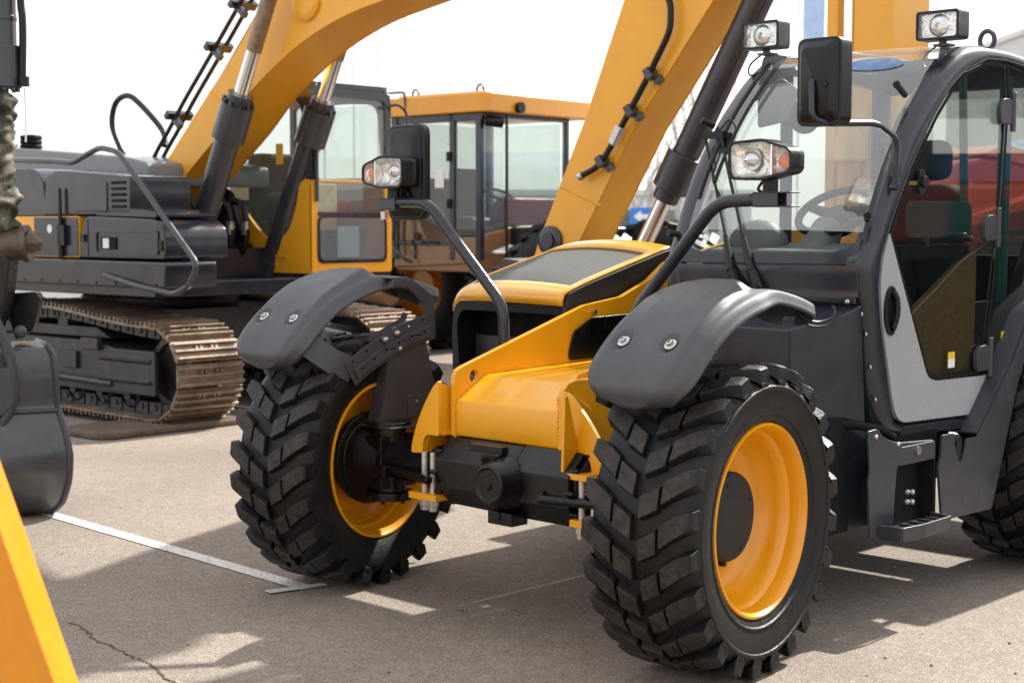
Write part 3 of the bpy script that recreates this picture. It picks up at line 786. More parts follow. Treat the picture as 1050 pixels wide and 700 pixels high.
# cowl below the windscreen and the mudguard box
cw = MB()
rings = []
for x in [.19 + (.975 - .19) * i / 16 for i in range(17)]:
    y = .80 + wsY(x) * .85
    rings.append([(x, y - .006, 1.384), (x, y - .010, 1.345), (x, y + .004, 1.30), (x, y - .004, 1.262), (x, y + .06, 1.262), (x, y + .06, 1.384)])
cw.loft(rings)
cw.build('cowl_panel', M['dark'], T, bevel=.003, segs=1)
mb_ = MB()
ply = [(.19, .80), (.95, .86), (1.0, .96), (1.0, 1.12), (.19, 1.12)]
tp = [(.19, .615, 1.150), (.865, .615, 1.145), (.985, .83, 1.205), (1.000, .90, 1.235), (.19, .80, 1.255)]
bt_ = [(.19, .615, .36), (.865, .635, .36), (.975, .93, .36), (.985, 1.0, .36), (.19, 1.0, .36)]
mb_.loft([bt_, tp])
mb_.loft([[(.60, .79, 1.252), (.98, .885, 1.237), (.98, .885, 1.262), (.60, .79, 1.276)], [(.60, .80, 1.252), (.98, .895, 1.237), (.98, .895, 1.262), (.60, .80, 1.276)]])
mb_.build('mudguard_box', M['dark'], T, bevel=.012)
cbt = MB()
for x, y, z in ((.955, .876, 1.248), (.70, .812, 1.262), (.988, .955, 1.12), (.992, .985, .99), (.996, 1.02, .86), (.986, .925, 1.20)):
    cbt.ball((x, y - .008, z), .010, 8, (1, .7, 1))
cbt.build('cab_screw', M['steel'], T, split=True)
rs = MB(); rs.tube(fillet([(.55, .60, .80), (.86, .60, .795), (1.0, .86, .775), (1.02, 1.02, .745), (1.03, 1.10, .705)], .06), .017, 10)
rs.build('rubber_seal', M['matblack'], T)
# --- cowl socket pins on pillars
pn = MB()
for a, b in (((.965, .985, 1.565), (1.0, .93, 1.578)), ((.16, .86, 1.50), (.13, .80, 1.51)), ((.95, 1.28, 2.06), (.955, 1.20, 2.10)), ((.13, 1.11, 1.965), (.10, 1.06, 1.99))):
    pn.tube([a, b], .013, 10); d_ = (Vector(b) - Vector(a)).normalized(); pn.cyl(b, Vector(b) - d_ * .012, .0155, 10)
pn.build('guard_peg', M['blackplastic'], T, split=True)
# --- door: grey skin, glass, seal, hinges, handle
xd = 1.002
gtop = [(1.087, 1.515)] + [(y + .016, z - .006) for y, z in A_[8:13]] + [(y + .004, z - .016) for y, z in A_[13:16]]
skin = [(1.095, 1.512), (1.050, 1.42), (1.034, 1.317), (1.053, 1.164), (1.094, 1.010), (1.137, .853), (1.170, .778), (1.222, .750), (1.868, .732), (1.868, .894), (1.485, .900), (1.425, .915), (1.400, .940), (1.200, 1.312)]
dr = MB(); dr.prism(rpoly(skin, [.006, .05, .05, .05, .05, .03, .03, .02, .004, .004, .02, .03, .03, .05], 3), 'x', xd - .02, xd)
door = dr.build('door', M['panelgrey'], T, bevel=.003)
qp = MB(); qp.prism(rpoly([(1.874, .732), (1.925, .744), (1.975, .80), (2.035, .90), (1.874, .894)], [.003, .03, .03, .01, .003]), 'x', xd - .02, xd)
qp.build('rear_quarter_panel', M['panelgrey'], T, bevel=.003)
gl = [(1.100, 1.508), (1.205, 1.312), (1.405, .944), (1.43, .920), (1.487, .905), (1.868, .899), (1.93, 1.25), (1.98, 1.50), (2.012, 1.713), (2.040, 2.08), (2.032, 2.232)] + [(y + .006, z - .008) for y, z in reversed(A_[8:15])]
dg = MB(); dg.prism(gl, 'x', .990, .996); dg.build('door_glass', M['glass_dark'], door, smooth=0)
# black ceramic border of the glass
def inset(poly, k):
    n = len(poly); out = []
    ar = sum(poly[i][0] * poly[(i + 1) % n][1] - poly[(i + 1) % n][0] * poly[i][1] for i in range(n))
    s_ = 1 if ar > 0 else -1
    for i in range(n):
        a, b, c = Vector(poly[i - 1]), Vector(poly[i]), Vector(poly[(i + 1) % n])
        u = (b - a).normalized(); w = (c - b).normalized()
        nu = Vector((-u.y, u.x)) * s_; nw = Vector((-w.y, w.x)) * s_
        m_ = (nu + nw); m_ = m_.normalized() / max(.45, m_.normalized().dot(nu))
        out.append(tuple(b + m_ * k))
    return out
db = MB(); db.prism(gl, 'x', .9965, .999, [inset(gl, .016)]); db.build('door_glass_border', M['matblack'], door, smooth=0)
qg = [(1.885, .90), (2.07, .905), (2.215, 1.19), (2.45, 1.62), (2.45, 2.19), (2.05, 2.235), (2.056, 2.08), (2.028, 1.713), (1.996, 1.50), (1.948, 1.25)]
q2 = MB(); q2.prism(qg, 'x', .990, .996); qgo = q2.build('quarter_glass', M['glass_dark'], T, smooth=0)
q3 = MB(); q3.prism(qg, 'x', .9965, .999, [inset(qg, .014)]); q3.build('quarter_glass_border', M['matblack'], qgo, smooth=0)
tr = MB(); tr.tube(spline([(.9985, 1.200, 1.135), (1.0, 1.316, 1.205), (1.0, 1.47, 1.280), (1.0, 1.669, 1.385), (1.0, 1.836, 1.445), (1.0, 1.955, 1.485)], 6), .0028, 6)
tr.build('door_glass_trim', M['slate'], door)
sl_ = MB(); sl_.tube([(1.0, y - .004, z + .002) for y, z in [(A_[i]) for i in range(5, 18)]], .0045, 6); sl_.build('door_seal', M['slate'], door)
kb = MB()
kb.prism(rpoly([(1.30, 1.665), (1.345, 1.665), (1.345, 1.765), (1.30, 1.765)], .02), 'x', .999, 1.012)
kb.cyl((1.012, 1.322, 1.715), (1.028, 1.322, 1.715), .024, 16)
kb.cyl((.996, 1.625, 1.484), (1.045, 1.625, 1.484), .026, 16); kb.cyl((1.045, 1.625, 1.484), (1.075, 1.625, 1.484), .011, 10)
kb.cyl((.996, 1.36, 1.475), (1.02, 1.36, 1.475), .020, 16)
kb.build('door_latch_knob', M['blackplastic'], door, bevel=.002, split=True)
for (y, z) in ((1.93, 1.53), (1.885, .972), (2.045, 2.03)):
    hg = MB(); hg.prism(rpoly([(y - .085, z - .055), (y + .02, z - .055), (y + .02, z + .055), (y - .06, z + .055), (y - .095, z + .02)], .02), 'x', .999, 1.022)
    hg.cyl((1.018, y + .028, z - .085), (1.018, y + .028, z + .085), .012, 12); hg.build('door_hinge', M['slate'], door, bevel=.004)
hd = MB()
hd.prism([(1.108 + .052 * math.cos(a) * (1 if math.cos(a) < 0 else .85), 1.205 + .098 * math.sin(a)) for a in [2 * pi * k / 26 for k in range(26)]], 'x', 1.0025, 1.012, [[(1.108 + .034 * math.cos(a), 1.20 + .078 * math.sin(a)) for a in [2 * pi * k / 26 for k in range(26)]]])
hd.prism([(1.108 + .034 * math.cos(a), 1.20 + .078 * math.sin(a)) for a in [2 * pi * k / 26 for k in range(26)]], 'x', 1.0025, 1.004)
hd.tube(spline([(1.010, 1.113, 1.285), (1.022, 1.125, 1.25), (1.024, 1.125, 1.19), (1.012, 1.118, 1.135)], 5), .012, 8)
hd.build('door_handle', M['blackplastic'], door, bevel=.003)
st = MB(); st.bx(.9995, 1.001, 1.58, 1.635, .985, 1.012); st.build('door_sticker', M['sticker_yellow'], door, smooth=0)
st = MB(); st.bx(.9995, 1.001, 1.58, 1.635, .946, .984); st.build('door_sticker', M['sticker_white'], door, smooth=0)
st = MB(); st.bx(.9995, 1.001, 2.045, 2.095, .975, 1.075); st.build('quarter_sticker', M['sticker_yellow'], qgo, smooth=0)
# --- cab interior
it = MB(); it.bx(.32, .80, 1.95, 2.12, 1.0, 1.72); it.bx(.32, .80, 1.55, 2.05, .95, 1.12); it.bx(.38, .74, 1.98, 2.10, 1.74, 1.92)
it.build('seat', M['seat'], T, bevel=.05, segs=3)
wl = MB()
for k in range(36):
    pass
cx, cy, cz = .62, 1.31, 1.60; nrm = Vector((0, -.55, .83)).normalized(); U = Vector((1, 0, 0)); W = nrm.cross(U)
ring = [Vector((cx, cy, cz)) + (U * math.cos(2 * pi * k / 36) + W * math.sin(2 * pi * k / 36)) * .165 for k in range(37)]
wl.tube(ring, .017, 10)
for a in (0.2, pi - .2, -pi / 2): wl.tube([Vector((cx, cy, cz)) - nrm * .03, Vector((cx, cy, cz)) + (U * math.cos(a) + W * math.sin(a)) * .16], [.03, .016], 8)
wl.cyl(Vector((cx, cy, cz)) - nrm * .10, Vector((cx, cy, cz)) + nrm * .0, .05, 16)
wl.build('steering_wheel', M['blackplastic'], T)
ds = MB(); ds.loft([[(.2, .93, .9), (.92, 1.02, .9), (.92, 1.02, 1.44), (.2, .93, 1.44)], [(.2, 1.20, .9), (.92, 1.22, .9), (.92, 1.22, 1.47), (.2, 1.20, 1.47)]])
ds.tube([(cx, 1.14, 1.38), (cx, 1.26, 1.55)], [.09, .06], 14)
ds.ball((.36, 1.12, 1.46), .14, 16, (1, .7, .75)); ds.bx(.17, .24, 1.1, 2.3, .95, 1.28)
ds.build('dashboard', M['interior'], T, bevel=.02)
lv = MB(); lv.bx(.84, .92, 1.45, 2.2, .80, 1.20); lv.bx(.86, .97, 1.24, 1.80, 1.40, 1.46); lv.tube([(.88, 1.55, 1.2), (.87, 1.50, 1.42)], .012, 8); lv.ball((.87, 1.50, 1.44), .03, 10)
lv.build('armrest_console', M['seat'], T, bevel=.02)
cp = MB(); cp.tube([(.955, 1.80, 1.0), (.93, 1.82, 1.6), (.90, 1.84, 2.2)], .018, 8); cp.tube([(.90, 2.22, 1.0), (.90, 2.24, 2.2)], .03, 8); cp.build('inner_grab_bar', M['teal'], T, split=True)
sv = MB(); sv.prism(rrect(1.26, 1.79, 1.49, 1.64, .05), 'x', .972, .984); sv.build('sliding_window_frame', M['teal'], T, bevel=.004)
vz = MB(); vz.prism(rpoly([(.22, 1.96), (.40, 1.99), (.42, 2.12), (.34, 2.17), (.22, 2.13)], .02), 'y', 1.30, 1.315); vz.build('sun_visor', M['interior'], T, bevel=.003)
im = MB(); im.prism(circle(.47, 2.0, .075, 20), 'y', 1.28, 1.30); im.tube([(.47, 1.29, 2.07), (.50, 1.36, 2.2)], .008, 6); im.build('interior_mirror', M['blackplastic'], T, bevel=.003)
gs = MB(); gs.prism([(.90, 1.31), (1.62, 1.31), (1.62, 2.24), (1.44, 2.20), (1.22, 2.02), (1.02, 1.76), (.93, 1.56)], 'x', .126, .131); gs.bx(.126, .131, 1.68, 2.40, 1.30, 2.25); gs.bx(.17, .93, 2.475, 2.48, 1.40, 2.17); gs.build('cab_window', M['glass_clear'], T, smooth=0, split=True)
dt_ = MB(); dt_.prism([(1.235, 1.155), (1.316, 1.198), (1.47, 1.272), (1.669, 1.376), (1.855, 1.445), (1.855, .915), (1.49, .915), (1.432, .935), (1.412, .955)], 'x', .955, .975)
dt_.build('door_inner_trim', M['trim_brown'], door, bevel=.004)
# --- wipers
for k, (px_, tx_, tz_) in enumerate(((.500, .150, 1.90), (.590, .225, 1.93))):
    wp = MB()
    y0 = .80 + wsY(px_) - .03
    mid = (px_ + (tx_ - px_) * .42, .885 + wsY(.4) * .3, 1.60)
    wp.tube([(px_, y0, 1.285), (px_ - .035, y0 + .004, 1.36)], [.026, .022], 8)
    wp.tube([(px_ - .035, y0 + .004, 1.36), (px_ + (tx_ - px_) * .28, .83, 1.50)], [.021, .011], 8)
    wp.tube([(px_ + (tx_ - px_) * .28, .83, 1.50), (px_ + (tx_ - px_) * .62, .915, 1.715), (tx_, 1.025, tz_)], .0065, 6)
    wp.cyl((px_, y0 + .03, 1.285), (px_, y0 - .03, 1.285), .022, 12)
    wp.build('wiper_arm', M['blackplastic'], T)
wb = MB()
path = [wpt(.215, p) for p in fs_ if 1.62 < p.z < 2.22]
wb.tube([Vector(p) + Vector((0.02, -.028, .02)) for p in path], .010, 6)
path = [wpt(.255, p) for p in fs_ if 1.70 < p.z < 2.20]
wb.tube([Vector(p) + Vector((0.03, -.022, .016)) for p in path], .008, 6)
wb.box((.20, 1.02, 1.92), (.10, .03, .03)); wb.box((.23, 1.05, 1.90), (.05, .04, .06))
wb.build('wiper_blade', M['blackplastic'], T)
wh = MB(); wh.tube(spline([(.22, 1.02, 1.93), (.30, .99, 1.98), (.34, .98, 1.93), (.30, 1.0, 1.88), (.26, 1.0, 1.86)], 6), .004, 6)
wh.tube(spline([(.27, .97, 1.85), (.26, .93, 1.74), (.30, .90, 1.70), (.33, .89, 1.66)], 6), .0035, 6); wh.build('washer_hose', M['hose'], T, split=True)
# --- roof work lights on brackets, lifting eye
for sg, (lx, ly, lz) in ((1, (.93, 1.59, 2.365)), (-1, (.20, 1.37, 2.365))):
    w = MB(); w.prism(rrect(lx - .098, lx + .098, lz - .060, lz + .060, .016), 'y', ly - .01, ly + .055)
    w.loft([[(lx - .09, ly + .055, lz - .055), (lx + .09, ly + .055, lz - .055), (lx + .09, ly + .055, lz + .055), (lx - .09, ly + .055, lz + .055)], [(lx - .06, ly + .10, lz - .035), (lx + .06, ly + .10, lz - .035), (lx + .06, ly + .10, lz + .035), (lx - .06, ly + .10, lz + .035)]])
    w.prism(rrect(lx - .098, lx + .098, lz - .060, lz + .060, .016), 'y', ly - .032, ly - .010, [rrect(lx - .086, lx + .086, lz - .049, lz + .049, .012)])
    wo = w.build('work_light', M['blackplastic'], T, bevel=.003)
    r = MB(); r.prism(rrect(lx - .086, lx + .086, lz - .049, lz + .049, .012), 'y', ly - .014, ly - .0105, ); r.lathe([(0, .047), (.003, .044), (.012, .03), (.014, .012), (.002, .008)], (lx, ly - .014, lz), (0, -1, 0), 24); r.build('lamp_reflector', M['lens_reflector'], wo, smooth=50)
    g_ = MB(); g_.prism(rrect(lx - .086, lx + .086, lz - .049, lz + .049, .012), 'y', ly - .031, ly - .029); g_.build('lamp_lens', M['glass_lamp'], wo, smooth=0)
    b_ = MB(); b_.cyl((lx, ly + .02, lz - .085), (lx, ly + .02, lz - .058), .016, 10)
    s2 = 1
    b_.prism(rpoly([(ly - .07, lz - .29), (ly - .04, lz - .28), (ly + .19, lz - .10), (ly + .17, lz - .075), (ly + .03, lz - .075), (ly + .0, lz - .10)], .012), 'x', lx - .004, lx + .004, [rpoly([(ly + .03, lz - .17), (ly + .10, lz - .12), (ly + .035, lz - .11)], .008)])
    b_.bx(lx - .035, lx + .035, ly - .0, ly + .06, lz - .082, lz - .074)
    b_.build('work_light_bracket', M['slate'], T, bevel=.002, segs=1)
    c_ = MB(); c_.tube(spline([(lx - .02, ly + .05, lz - .06), (lx - .07, ly + .0, lz - .12), (lx - .05, ly - .03, lz - .17), (lx - .02, ly + .02, lz - .15), (lx, ly + .05, lz - .13)], 6), .004, 6)
    c_.build('work_light_cable', M['hose'], T)
ey = MB(); ey.tube([Vector((.90, 2.05, 2.345)) + Vector((math.cos(2 * pi * k / 24) * .034, 0, math.sin(2 * pi * k / 24) * .040)) for k in range(25)], .011, 8); ey.cyl((.90, 2.05, 2.28), (.90, 2.05, 2.308), .018, 10)
ey.build('lifting_eye', M['slate'], T)
# --- near mirror on bent arm
mr = MB(); mr.prism(rrect(.852, 1.045, 1.912, 2.238, .035, 5), 'y', .66, .735)
mr.loft([[(x, .66, z) for x, z in rrect(.860, 1.037, 1.922, 2.228, .03, 4)], [(x, .635, z) for x, z in rrect(.885, 1.012, 1.955, 2.200, .03, 4)]])
mr.bx(.925, .955, .620, .640, 2.02, 2.06); mr.cyl((.995, .64, 2.06), (.995, .628, 2.06), .010, 10)
mro = mr.build('wing_mirror', M['blackplastic'], T, bevel=.008, segs=3)
mg = MB(); mg.prism(rrect(.866, 1.031, 1.926, 2.224, .03), 'y', .735, .739); mg.build('mirror_glass', M['chrome'], mro, smooth=0)
ma = MB(); ma.tube(fillet([(1.015, 1.10, 1.69), (1.030, 1.095, 1.875), (1.035, .93, 1.930), (.99, .66, 1.918), (.945, .622, 1.94), (.94, .625, 2.08)], .05), .012, 10)
ma.box((1.012, 1.115, 1.755), (.012, .06, .05)); ma.cyl((1.0, 1.10, 1.69), (1.03, 1.10, 1.69), .013, 10)
ma.build('mirror_arm', M['dark'], T)

# --- headlights on bent tube poles, far mirror
def headlight(sg):
    X0 = sg * 1.005
    def o(pts): return [(X0 + sg * x, z) for x, z in pts][::sg]
    out = rpoly([(-.128, 1.838), (.012, 1.846), (.062, 1.828), (.118, 1.812), (.134, 1.795), (.134, 1.738), (.118, 1.722), (.062, 1.712), (.012, 1.700), (-.118, 1.703), (-.134, 1.725), (-.136, 1.82)], .018, 3)
    inn = [(p[0] * .93, 1.771 + (p[1] - 1.771) * .87) for p in out]
    hb = MB()
    hb.prism(o(out), 'y', .205, .255, [o(inn)])
    # body tapering to the back
    hb.loft([[(x, .254, z) for x, z in o(out)], [(x, .285, z) for x, z in o(out)], [(X0 + (x - X0) * .80, .325, 1.771 + (z - 1.771) * .80) for x, z in o(out)]])
    hb.cyl((X0, .275, 1.655), (X0, .275, 1.712), .028, 14)
    hb.tube(spline([(X0 - sg * .05, .30, 1.70), (X0 - sg * .07, .30, 1.67), (X0 - sg * .03, .29, 1.655)], 5), .006, 6)
    ho = hb.build('headlight', M['blackplastic'], T, bevel=.005)
    # reflector: two bowls side by side
    rf = MB(); rows = []
    n = 26
    pl = o(inn)
    ctr = Vector((X0 - sg * .02, 1.771))
    rings = []
    for k, (dep, sc) in enumerate(((.212, 1.0), (.225, .985), (.238, .86), (.246, .55), (.250, .2))):
        rings.append([(ctr.x + (x - ctr.x) * sc, dep, ctr.y + (z - ctr.y) * sc) for x, z in pl])
    rf.loft(rings, caps=False); 
    rf.add([rings[-1][i] for i in range(len(pl))], [tuple(range(len(pl)))])
    rf.build('lamp_reflector', M['lens_reflector'], ho, smooth=50)
    bl = MB(); bl.lathe([(0, .040), (-.012, .036), (-.03, .012), (-.034, .001)], (X0 - sg * .055, .240, 1.775), (0, 1, 0), 20); bl.ball((X0 - sg * .055, .212, 1.772), .012, 8); bl.box((X0 + sg * .048, .224, 1.771), (.006, .03, .115))
    bl.build('lamp_bowl', M['chrome'], ho)
    ob = MB(); ob.ball((X0 + sg * .088, .232, 1.765), .026, 12, (1, .6, 1)); ob.build('indicator_bulb', M['orange'], ho)
    gl_ = MB(); gl_.prism(o(inn), 'y', .2075, .2105); gl_.build('lamp_lens', M['glass_lamp'], ho, smooth=0)
    # pole
    pl_ = MB()
    p = [(sg * .330, .29, .95), (sg * .335, .29, 1.205), (sg * .775, .27, 1.640), (sg * 1.12, .265, 1.643)]
    if sg > 0: p = [(.345, .29, .95), (.37, .29, 1.205), (.775, .27, 1.628), (1.02, .265, 1.636)]
    else: p[-1] = (-.97, .265, 1.640)
    pl_.tube(fillet(p, .075, 8), .024, 16)
    po = pl_.build('headlight_pole', M['dark'], T)
    sk = MB()
    sk.bx(sg * .955, sg * 1.115, .235, .300, 1.655, 1.660); sk.bx(sg * .955, sg * 1.115, .235, .300, 1.606, 1.611)
    sk.bx(sg * .955, sg * 1.06, .237, .242, 1.611, 1.655); sk.bx(sg * .955, sg * 1.06, .294, .299, 1.611, 1.655)
    sk.build('pole_clamp', M['slate'], po, bevel=.002)
    if sg < 0:
        cb_ = MB(); cb_.cyl((sg * 1.04, .25, 1.565), (sg * 1.04, .25, 1.60), .016, 10); cb_.build('clamp_bolt', M['steel'], po)
for sg in (1, -1): headlight(sg)
m2 = MB(); m2.prism(rrect(-1.11, -.865, 1.562, 1.985, .05, 5), 'y', .330, .375)
m2.loft([[(x, .330, z) for x, z in rrect(-1.10, -.875, 1.572, 1.975, .045, 4)], [(x, .312, z) for x, z in rrect(-1.07, -.905, 1.61, 1.94, .04, 4)]])
m2o = m2.build('wing_mirror', M['blackplastic'], T, bevel=.01, segs=3)
mg = MB(); mg.prism(rrect(-1.095, -.88, 1.577, 1.97, .045), 'y', .375, .379); mg.build('mirror_glass', M['chrome'], m2o, smooth=0)

# --- skirt panels, step, rear mudguard strip
xk = 1.085
k1 = MB()
k1.prism(rpoly([(.822, .760), (.895, .765), (.93, .73), (1.0, .705), (1.075, .690), (1.075, .64), (1.045, .60), (1.035, .560), (1.015, .335), (.855, .345), (.832, .56), (.842, .61)], [.01, .02, .03, .02, .005, .01, .01, .01, .004, .004, .01, .01]), 'x', xk - .012, xk)
k1.prism([(1.075, .640), (1.075, .690), (1.345, .675), (1.345, .635), (1.30, .615)], 'x', xk - .03, xk - .015)
k1.build('skirt_panel', M['slate'], T, bevel=.003)
k2 = MB()
k2.prism(rpoly([(1.395, .690), (1.490, .690), (1.500, .62), (1.545, .548), (1.585, .61), (1.60, .655), (1.695, .655), (1.985, .935), (2.16, 1.155), (2.22, 1.13), (2.05, .87), (1.965, .66), (1.83, .330), (1.405, .338), (1.365, .56), (1.385, .60)], [.004, .01, .02, .03, .02, .01, .01, .02, .01, .01, .02, .02, .015, .004, .01, .01]), 'x', xk - .012, xk)
k2.prism([(1.72, .66), (1.985, .922), (2.16, 1.14), (2.40, 1.25), (2.40, 1.27), (2.14, 1.165), (1.97, .945), (1.70, .67)], 'x', xk - .16, xk - .013)
for y in (1.60, 1.735): k2.prism(circle(y, .400, .030, 18), 'x', xk - .001, xk + .0015)
k2.build('rear_skirt_panel', M['slate'], T, bevel=.003)
kh = MB(); kh.tube(fillet([(1.05, 1.50, .67), (1.07, 1.55, .665), (1.065, 1.53, .56)], .04), [.02] * 9, 8); kh.build('tank_filler', M['blackplastic'], T)
rc = MB()
rc.bx(.985, 1.0, 1.0, 1.50, .34, .70); rc.bx(1.001, xk - .013, 1.350, 1.362, .34, .60); rc.bx(1.001, xk - .013, 1.03, 1.042, .34, .60); rc.bx(.40, .90, .95, 1.75, .46, .68); rc.bx(.70, .985, .66, .85, .36, .80)
rc.build('step_recess', M['matblack'], T)
lt = MB(); lt.prism(rrect(1.055, 1.345, .600, .672, .012), 'x', xk - .016, xk - .005); lt.build('step_plate', M['slate'], T, bevel=.002)
lk = MB(); lk.cyl((xk - .005, 1.20, .648), (xk + .004, 1.20, .648), .018, 14); lk.build('lock', M['steel'], T)
sb = MB()
for (y, z) in ((1.30, .46), (1.30, .42), (1.26, .465), (1.26, .425)): sb.ball((1.003, y, z), .014, 8)
for (y, z) in ((.875, .735), (1.04, .69)): sb.ball((xk + .002, y, z), .010, 8)
sb.build('step_bolt', M['steel'], T, split=True)
sp_ = MB()
for a, b in (((1.09, .905), (1.185, .915)), ((1.185, .915), (1.20, 1.05)), ((1.20, 1.05), (1.19, 1.275)), ((1.19, 1.275), (1.09, 1.30))):
    a = Vector((*a, .362)); b = Vector((*b, .362)); d = b - a; ang = math.atan2(d.y, d.x)
    sp_.box((a + b) / 2, (d.length, .010, .056), Matrix.Rotation(ang, 3, 'Z'))
for y in (.98, 1.05, 1.12, 1.19, 1.25): sp_.bx(1.09, 1.185, y, y + .012, .345, .378)
sp_.bx(1.088, 1.186, .915, 1.27, .336, .344)
sp_.build('step', M['slate'], T, bevel=.003)
# belly and rear body, so that the machine is whole from the side, plus an unseen sun stop
by = MB(); by.bx(-.75, -.30, 2.55, 3.7, .58, 1.20); by.bx(-.30, .28, 2.60, 3.7, .58, 1.20); by.bx(-.95, .85, 3.40, 3.80, .60, .95); by.cyl((-.8, 2.51, .539), (.8, 2.51, .539), .10, 20)
by.build('rear_body', M['dark'], T, bevel=.03)
be = MB(); be.bx(-.95, -.34, .85, 2.3, .45, .80); be.bx(-.26, .26, .95, 2.9, .50, .72); be.bx(-1.0, -.335, 1.44, 2.55, .82, 1.22); be.build('sump_and_sun_block', M['matblack'], T, bevel=.02)  # last box added unseen behind the bonnet to stop stray sun
# raised boom behind the cab
bo = MB(); bo.bx(-.120, .100, 2.60, 2.98, 1.15, 6.3); bo.bx(-.294, -.225, 2.62, 2.90, 1.4, 5.6)
bo.build('boom', M['exc_yellow'], T, bevel=.015)
bc = MB(); bc.cyl((-.172, 2.66, 1.3), (-.172, 2.66, 5.0), .040, 16); bc.build('boom_cylinder_rod', M['chrome'], T)
bc = MB(); bc.cyl((-.11, 2.57, 1.2), (-.11, 2.57, 2.05), .062, 18); bc.cyl((-.11, 2.57, 1.86), (-.11, 2.57, 1.99), .078, 18); bc.build('boom_cylinder', M['exc_yellow'], T)

# ================================================================== EXCAVATOR (behind, left)
M['glass_low'] = glass('cab_lower_glass', (.74, .82, .86), base=.045, glare_veil=.16)
E = thing('excavator', 'crawler excavator with dark bodywork, rusty tracks and a big yellow boom arching overhead', 'excavator', (-2.75, 13.0, 0), math.radians(-42))
def track(lc):
    hw = .30
    path = []
    si, zi, ri = .95, .42, .335; sr, zr, rr_ = -2.75, .50, .375
    for i in range(0, 13): a = -pi / 2 + pi * i / 12; path.append(Vector((si + ri * math.cos(a), 0, zi + ri * math.sin(a))))
    for i in range(1, 16):
        t = i / 16; path.append(Vector((si + (sr - si) * t, 0, zi + ri + (zr + rr_ - zi - ri) * sstep(0, .45, t) - .03 * math.sin(pi * max(0, t - .35) / .65))))
    for i in range(0, 13): a = pi / 2 + pi * i / 12; path.append(Vector((sr + rr_ * math.cos(a), 0, zr + rr_ * math.sin(a))))
    for i in range(1, 16):
        t = i / 16; path.append(Vector((sr + (si - sr) * t, 0, zr - rr_ + (zi - ri - zr + rr_) * t)))
    path.append(path[0])
    ls = [0]
    for a, b in zip(path, path[1:]): ls.append(ls[-1] + (b - a).length)
    n = int(ls[-1] / .175); step = ls[-1] / n
    belt = MB(); link = MB()
    def at(s_):
        s_ %= ls[-1]
        for i in range(len(path) - 1):
            if s_ <= ls[i + 1]: return path[i].lerp(path[i + 1], (s_ - ls[i]) / (ls[i + 1] - ls[i]))
    for k in range(n):
        p = at(k * step); t = (at(k * step + .03) - at(k * step - .03)).normalized(); o = Vector((t.z, 0, -t.x))   # outward
        R = Matrix((t, Vector((0, 1, 0)), o)).transposed()
        c = p + o * .012
        belt.box(c + Vector((0, lc, 0)), (step * .97, 2 * hw, .018), R)
        for d_, h in ((-.062, .032), (0, .026), (.058, .026)):
            belt.box(c + t * d_ + o * (.009 + h / 2) + Vector((0, lc, 0)), (.016, 2 * hw - .01, h), R)
        for dy in (-.09, -.05, .05, .09): belt.box(c + t * .028 + o * .016 + Vector((0, lc + dy, 0)), (.03, .022, .016), R)
        for dy in (-.11, .11): link.box(p - o * .045 + Vector((0, lc + dy, 0)), (step * .86, .04, .09), R)
        link.tube([p - o * .05 + Vector((0, lc - .14, 0)), p - o * .05 + Vector((0, lc + .14, 0))], .025, 8)
    tb = belt.build('track_belt', M['track'], E, smooth=0)
    link.build('track_chain', M['trackframe'], tb)
    f = MB()
    f.prism(rpoly([(-2.4, .24), (.55, .22), (.55, .56), (.0, .62), (-2.4, .62)], .03), 'y', lc - .20, lc + .20)
    f.prism([(-2.2, .62), (.2, .64), (.0, .72), (-2.0, .72)], 'y', lc - .13, lc + .16)
    f.box((.58, lc - .205, .41), (.66, .04, .34))
    for z in (.34, .50): f.tube([(.18, lc - .225, z), (.86, lc - .225, z)], .022, 8)
    f.tube([(-1.6, lc - .22, .33), (.35, lc - .22, .30)], .03, 8)
    f.box((-.25, lc - .215, .46), (.20, .03, .14)); f.box((-1.2, lc - .215, .46), (.20, .03, .14)); f.box((.06, lc - .22, .60), (.24, .05, .09))
    f.build('track_frame', M['trackframe'], E, bevel=.012)
    wl = MB()
    for s_ in [-2.2 + .38 * i for i in range(8)]:
        wl.lathe([(-.15, .10), (-.13, .115), (-.06, .115), (-.05, .09), (.05, .09), (.06, .115), (.13, .115), (.15, .10)], (s_, lc, .225), (0, 1, 0), 20); wl.cyl((s_, lc - .17, .225), (s_, lc + .17, .225), .045, 12)
    for s_ in (-1.8, -.5): wl.cyl((s_, lc - .12, .74), (s_, lc + .12, .74), .07, 14)
    wl.build('track_roller', M['trackframe'], E, split=True)
    idl = MB(); idl.lathe([(-.05, .0), (-.05, .22), (-.085, .23), (-.085, .275), (-.04, .285), (.04, .285), (.085, .275), (.085, .23), (.05, .22), (.05, 0)], (.95, lc, .42), (0, 1, 0), 36); idl.build('track_idler', M['trackframe'], E)
    spk = MB(); spk.lathe([(-.04, .0), (-.04, .31), (.04, .31), (.04, 0)], (-2.75, lc, .485), (0, 1, 0), 24); spk.cyl((-2.75, lc - .17, .485), (-2.75, lc + .2, .485), .19, 24); spk.build('track_sprocket', M['trackframe'], E)
track(-.70); track(1.30)
uc = MB(); uc.bx(-1.9, .45, -.42, 1.02, .45, .86); uc.cyl((-.72, .3, .8), (-.72, .3, .92), .68, 40); uc.cyl((-.72, .3, .92), (-.72, .3, 1.03), .60, 40)
for k in range(48):
    a = 2 * pi * k / 48; uc.ball((-.72 + .65 * math.cos(a), .3 + .65 * math.sin(a), .925), .018, 6)
uc.build('slew_ring', M['trackframe'], E, bevel=.005)
